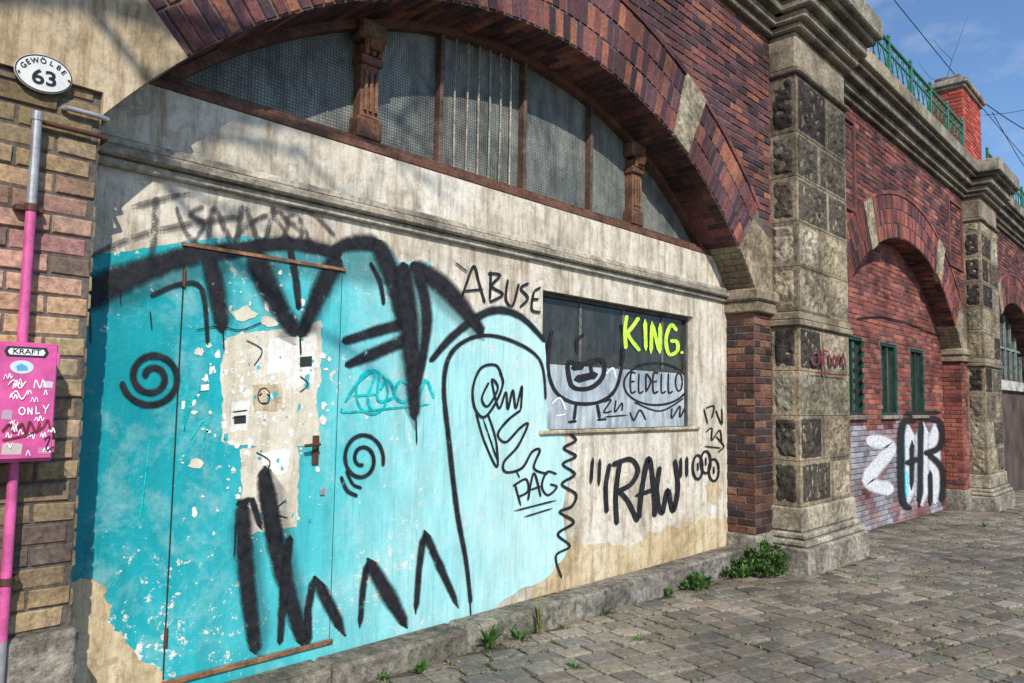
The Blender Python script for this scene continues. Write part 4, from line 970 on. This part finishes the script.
weed(540, 634, 18, .30, .07, .007, 'tall thin grassy weed before the ledge below the wavy line', name='grass_tuft', cols=((.20, .20, .07), (.12, .15, .04)))
weed(520, 640, 20, .10, .14, .011, 'flat rosette weed left of the tall thin weed')
weed(470, 640, 22, .19, .13, .016, 'upright leafy weed before the ledge under the long vertical stroke')
weed(420, 672, 14, .08, .09, .011, 'tiny weed near the bottom of the picture under the spikes')
weed(385, 678, 10, .05, .06, .009, 'tiniest sprout at the bottom of the picture left of the tiny weed')
weed(575, 668, 16, .05, .10, .008, 'tiny weed between cobbles away from the ledge')
weed(640, 640, 14, .04, .10, .007, 'flat weed between cobbles in front of the window')
weed(985, 527, 16, .12, .14, .010, 'small weed on the far cobbles near the second pillar')
mb = MB(); random.seed(9)
for (X, Y, jx, jy) in joints:
    dens = noise.noise(Vector((X*.9, Y*1.3, 7)))
    pr = .18+max(0, dens)*1.8+(.4 if Y > -.6 else 0)
    if X < 18 and random.random() < pr:
        leafclump(mb, (jx+random.uniform(-.02, .02), jy+random.uniform(-.02, .02), gz(jx)-.012), random.randint(4, 9), .032, .04, .005, ((.10, .13, .03), (.06, .10, .02), (.15, .15, .05)))
o = mb.build('joint_grass', M['leaf'], None); tag(o, 'moss and short grass growing in the joints of the cobbles', 'grass', None, 'stuff')
mb = MB()
for _ in range(420):
    X = random.uniform(2, 12); Y = random.uniform(-3.4, -.3)
    if random.random() < .6: Y = -.28-abs(random.gauss(0, .25))
    a = random.uniform(0, 6.28); r = random.uniform(.006, .018); z = gz(X)+.008
    mb.add([(X+r*math.cos(a), Y+r*math.sin(a), z+.004), (X+.4*r*math.cos(a+1.57), Y+.4*r*math.sin(a+1.57), z), (X-r*math.cos(a), Y-r*math.sin(a), z+.006), (X-.4*r*math.cos(a+1.57), Y-.4*r*math.sin(a+1.57), z)], [(0, 1, 2, 3)], jc(random.choice([(.16, .10, .05), (.22, .16, .08), (.3, .27, .2)]), .3))
o = mb.build('leaf_litter', M['leaf'], None); tag(o, 'scattered dry leaf litter and grit on the cobbles', 'leaves', None, 'stuff')
# ================================================================== tree casting branch shadows
S = Vector((-.38, -.66, .64)).normalized()
fork = Vector((.75, -.1, 2.95))+S*7.0
bx_ = Vector((fork.x-2.4, fork.y-.2, 0))
tr = thing('bare_tree', bx_, 'bare street tree behind the viewer, casting branch shadows on the wall', 'tree')
random.seed(21)
mb = MB(); mb.tube([bx_, bx_+Vector((.15, .1, 2.6)), fork+Vector((-.9, 0, -1.6)), fork], [.2, .16, .12, .07], 10, (.08, .065, .05)); mb.build('trunk', M['paintwood'], tr)
mb = MB()
def br(p, d, l, r, lv):
    q = [p]; dd = d.copy()
    for k in range(4):
        dd = (dd+Vector((random.uniform(-.2, .2), random.uniform(-.2, .2), random.uniform(-.13, .15)))).normalized(); q.append(q[-1]+dd*l/4)
    mb.tube(q, [r, r*.88, r*.76, r*.64, r*.5], 5, (.07, .06, .05), False)
    if lv > 0:
        for k in range(3):
            a = Vector((random.uniform(-.5, 1), random.uniform(-.6, .6), random.uniform(-.55, .9))).normalized()
            br(q[random.choice((1, 2, 3, 4))], (dd*.9+a*.8).normalized(), l*.62, r*.62, lv-1)
for dv in (Vector((1, .0, .12)), Vector((1, -.1, .5)), Vector((.55, .1, 1)), Vector((-.5, .3, 1))):
    br(fork, dv.normalized(), 1.7, .05, 3)
mb.build('crown', M['paintwood'], tr)
# ================================================================== light
w = bpy.data.worlds.new('World'); scene.world = w; w.use_nodes = True; nt = w.node_tree
bg = nt.nodes['Background']; sk = nt.nodes.new('ShaderNodeTexSky'); sk.sky_type = 'NISHITA'; sk.sun_disc = False
el = math.asin(S.z); az_ = math.atan2(S.x, S.y)
sk.sun_elevation = el; sk.sun_rotation = az_ % (2*math.pi); sk.air_density = 1.0; sk.dust_density = .4; sk.ozone_density = 2.0
tc = nt.nodes.new('ShaderNodeTexCoord'); mp = nt.nodes.new('ShaderNodeMapping'); mp.inputs['Scale'].default_value = (1.5, 4.0, 9.0); mp.inputs['Rotation'].default_value = (.2, .3, .5)
nt.links.new(tc.outputs['Generated'], mp.inputs[0]); nz = nt.nodes.new('ShaderNodeTexNoise'); nz.inputs['Scale'].default_value = 1.6; nz.inputs['Detail'].default_value = 5; nz.inputs['Roughness'].default_value = .6; nt.links.new(mp.outputs[0], nz.inputs['Vector'])
cl = ramp(nt, nz.outputs[0], [(.50, 0.0), (.80, .45)])
c = mix(nt, sk.outputs[0], (1.0, 1.17, 1.36), 1.0, 'MULTIPLY')
c = mix(nt, c, (6.5, 7.0, 7.6), cl)
nt.links.new(c, bg.inputs['Color']); bg.inputs['Strength'].default_value = .125
ld = bpy.data.lights.new('sun', 'SUN'); ld.energy = 5.0; ld.angle = R_(.5); ld.color = (1, .94, .84)
lo = bpy.data.objects.new('sun', ld); COL.objects.link(lo); lo.rotation_euler = S.to_track_quat('Z', 'Y').to_euler(); lo.location = (0, -10, 12)
scene.view_settings.view_transform = 'Standard'; scene.view_settings.look = 'None'; scene.view_settings.exposure = 0
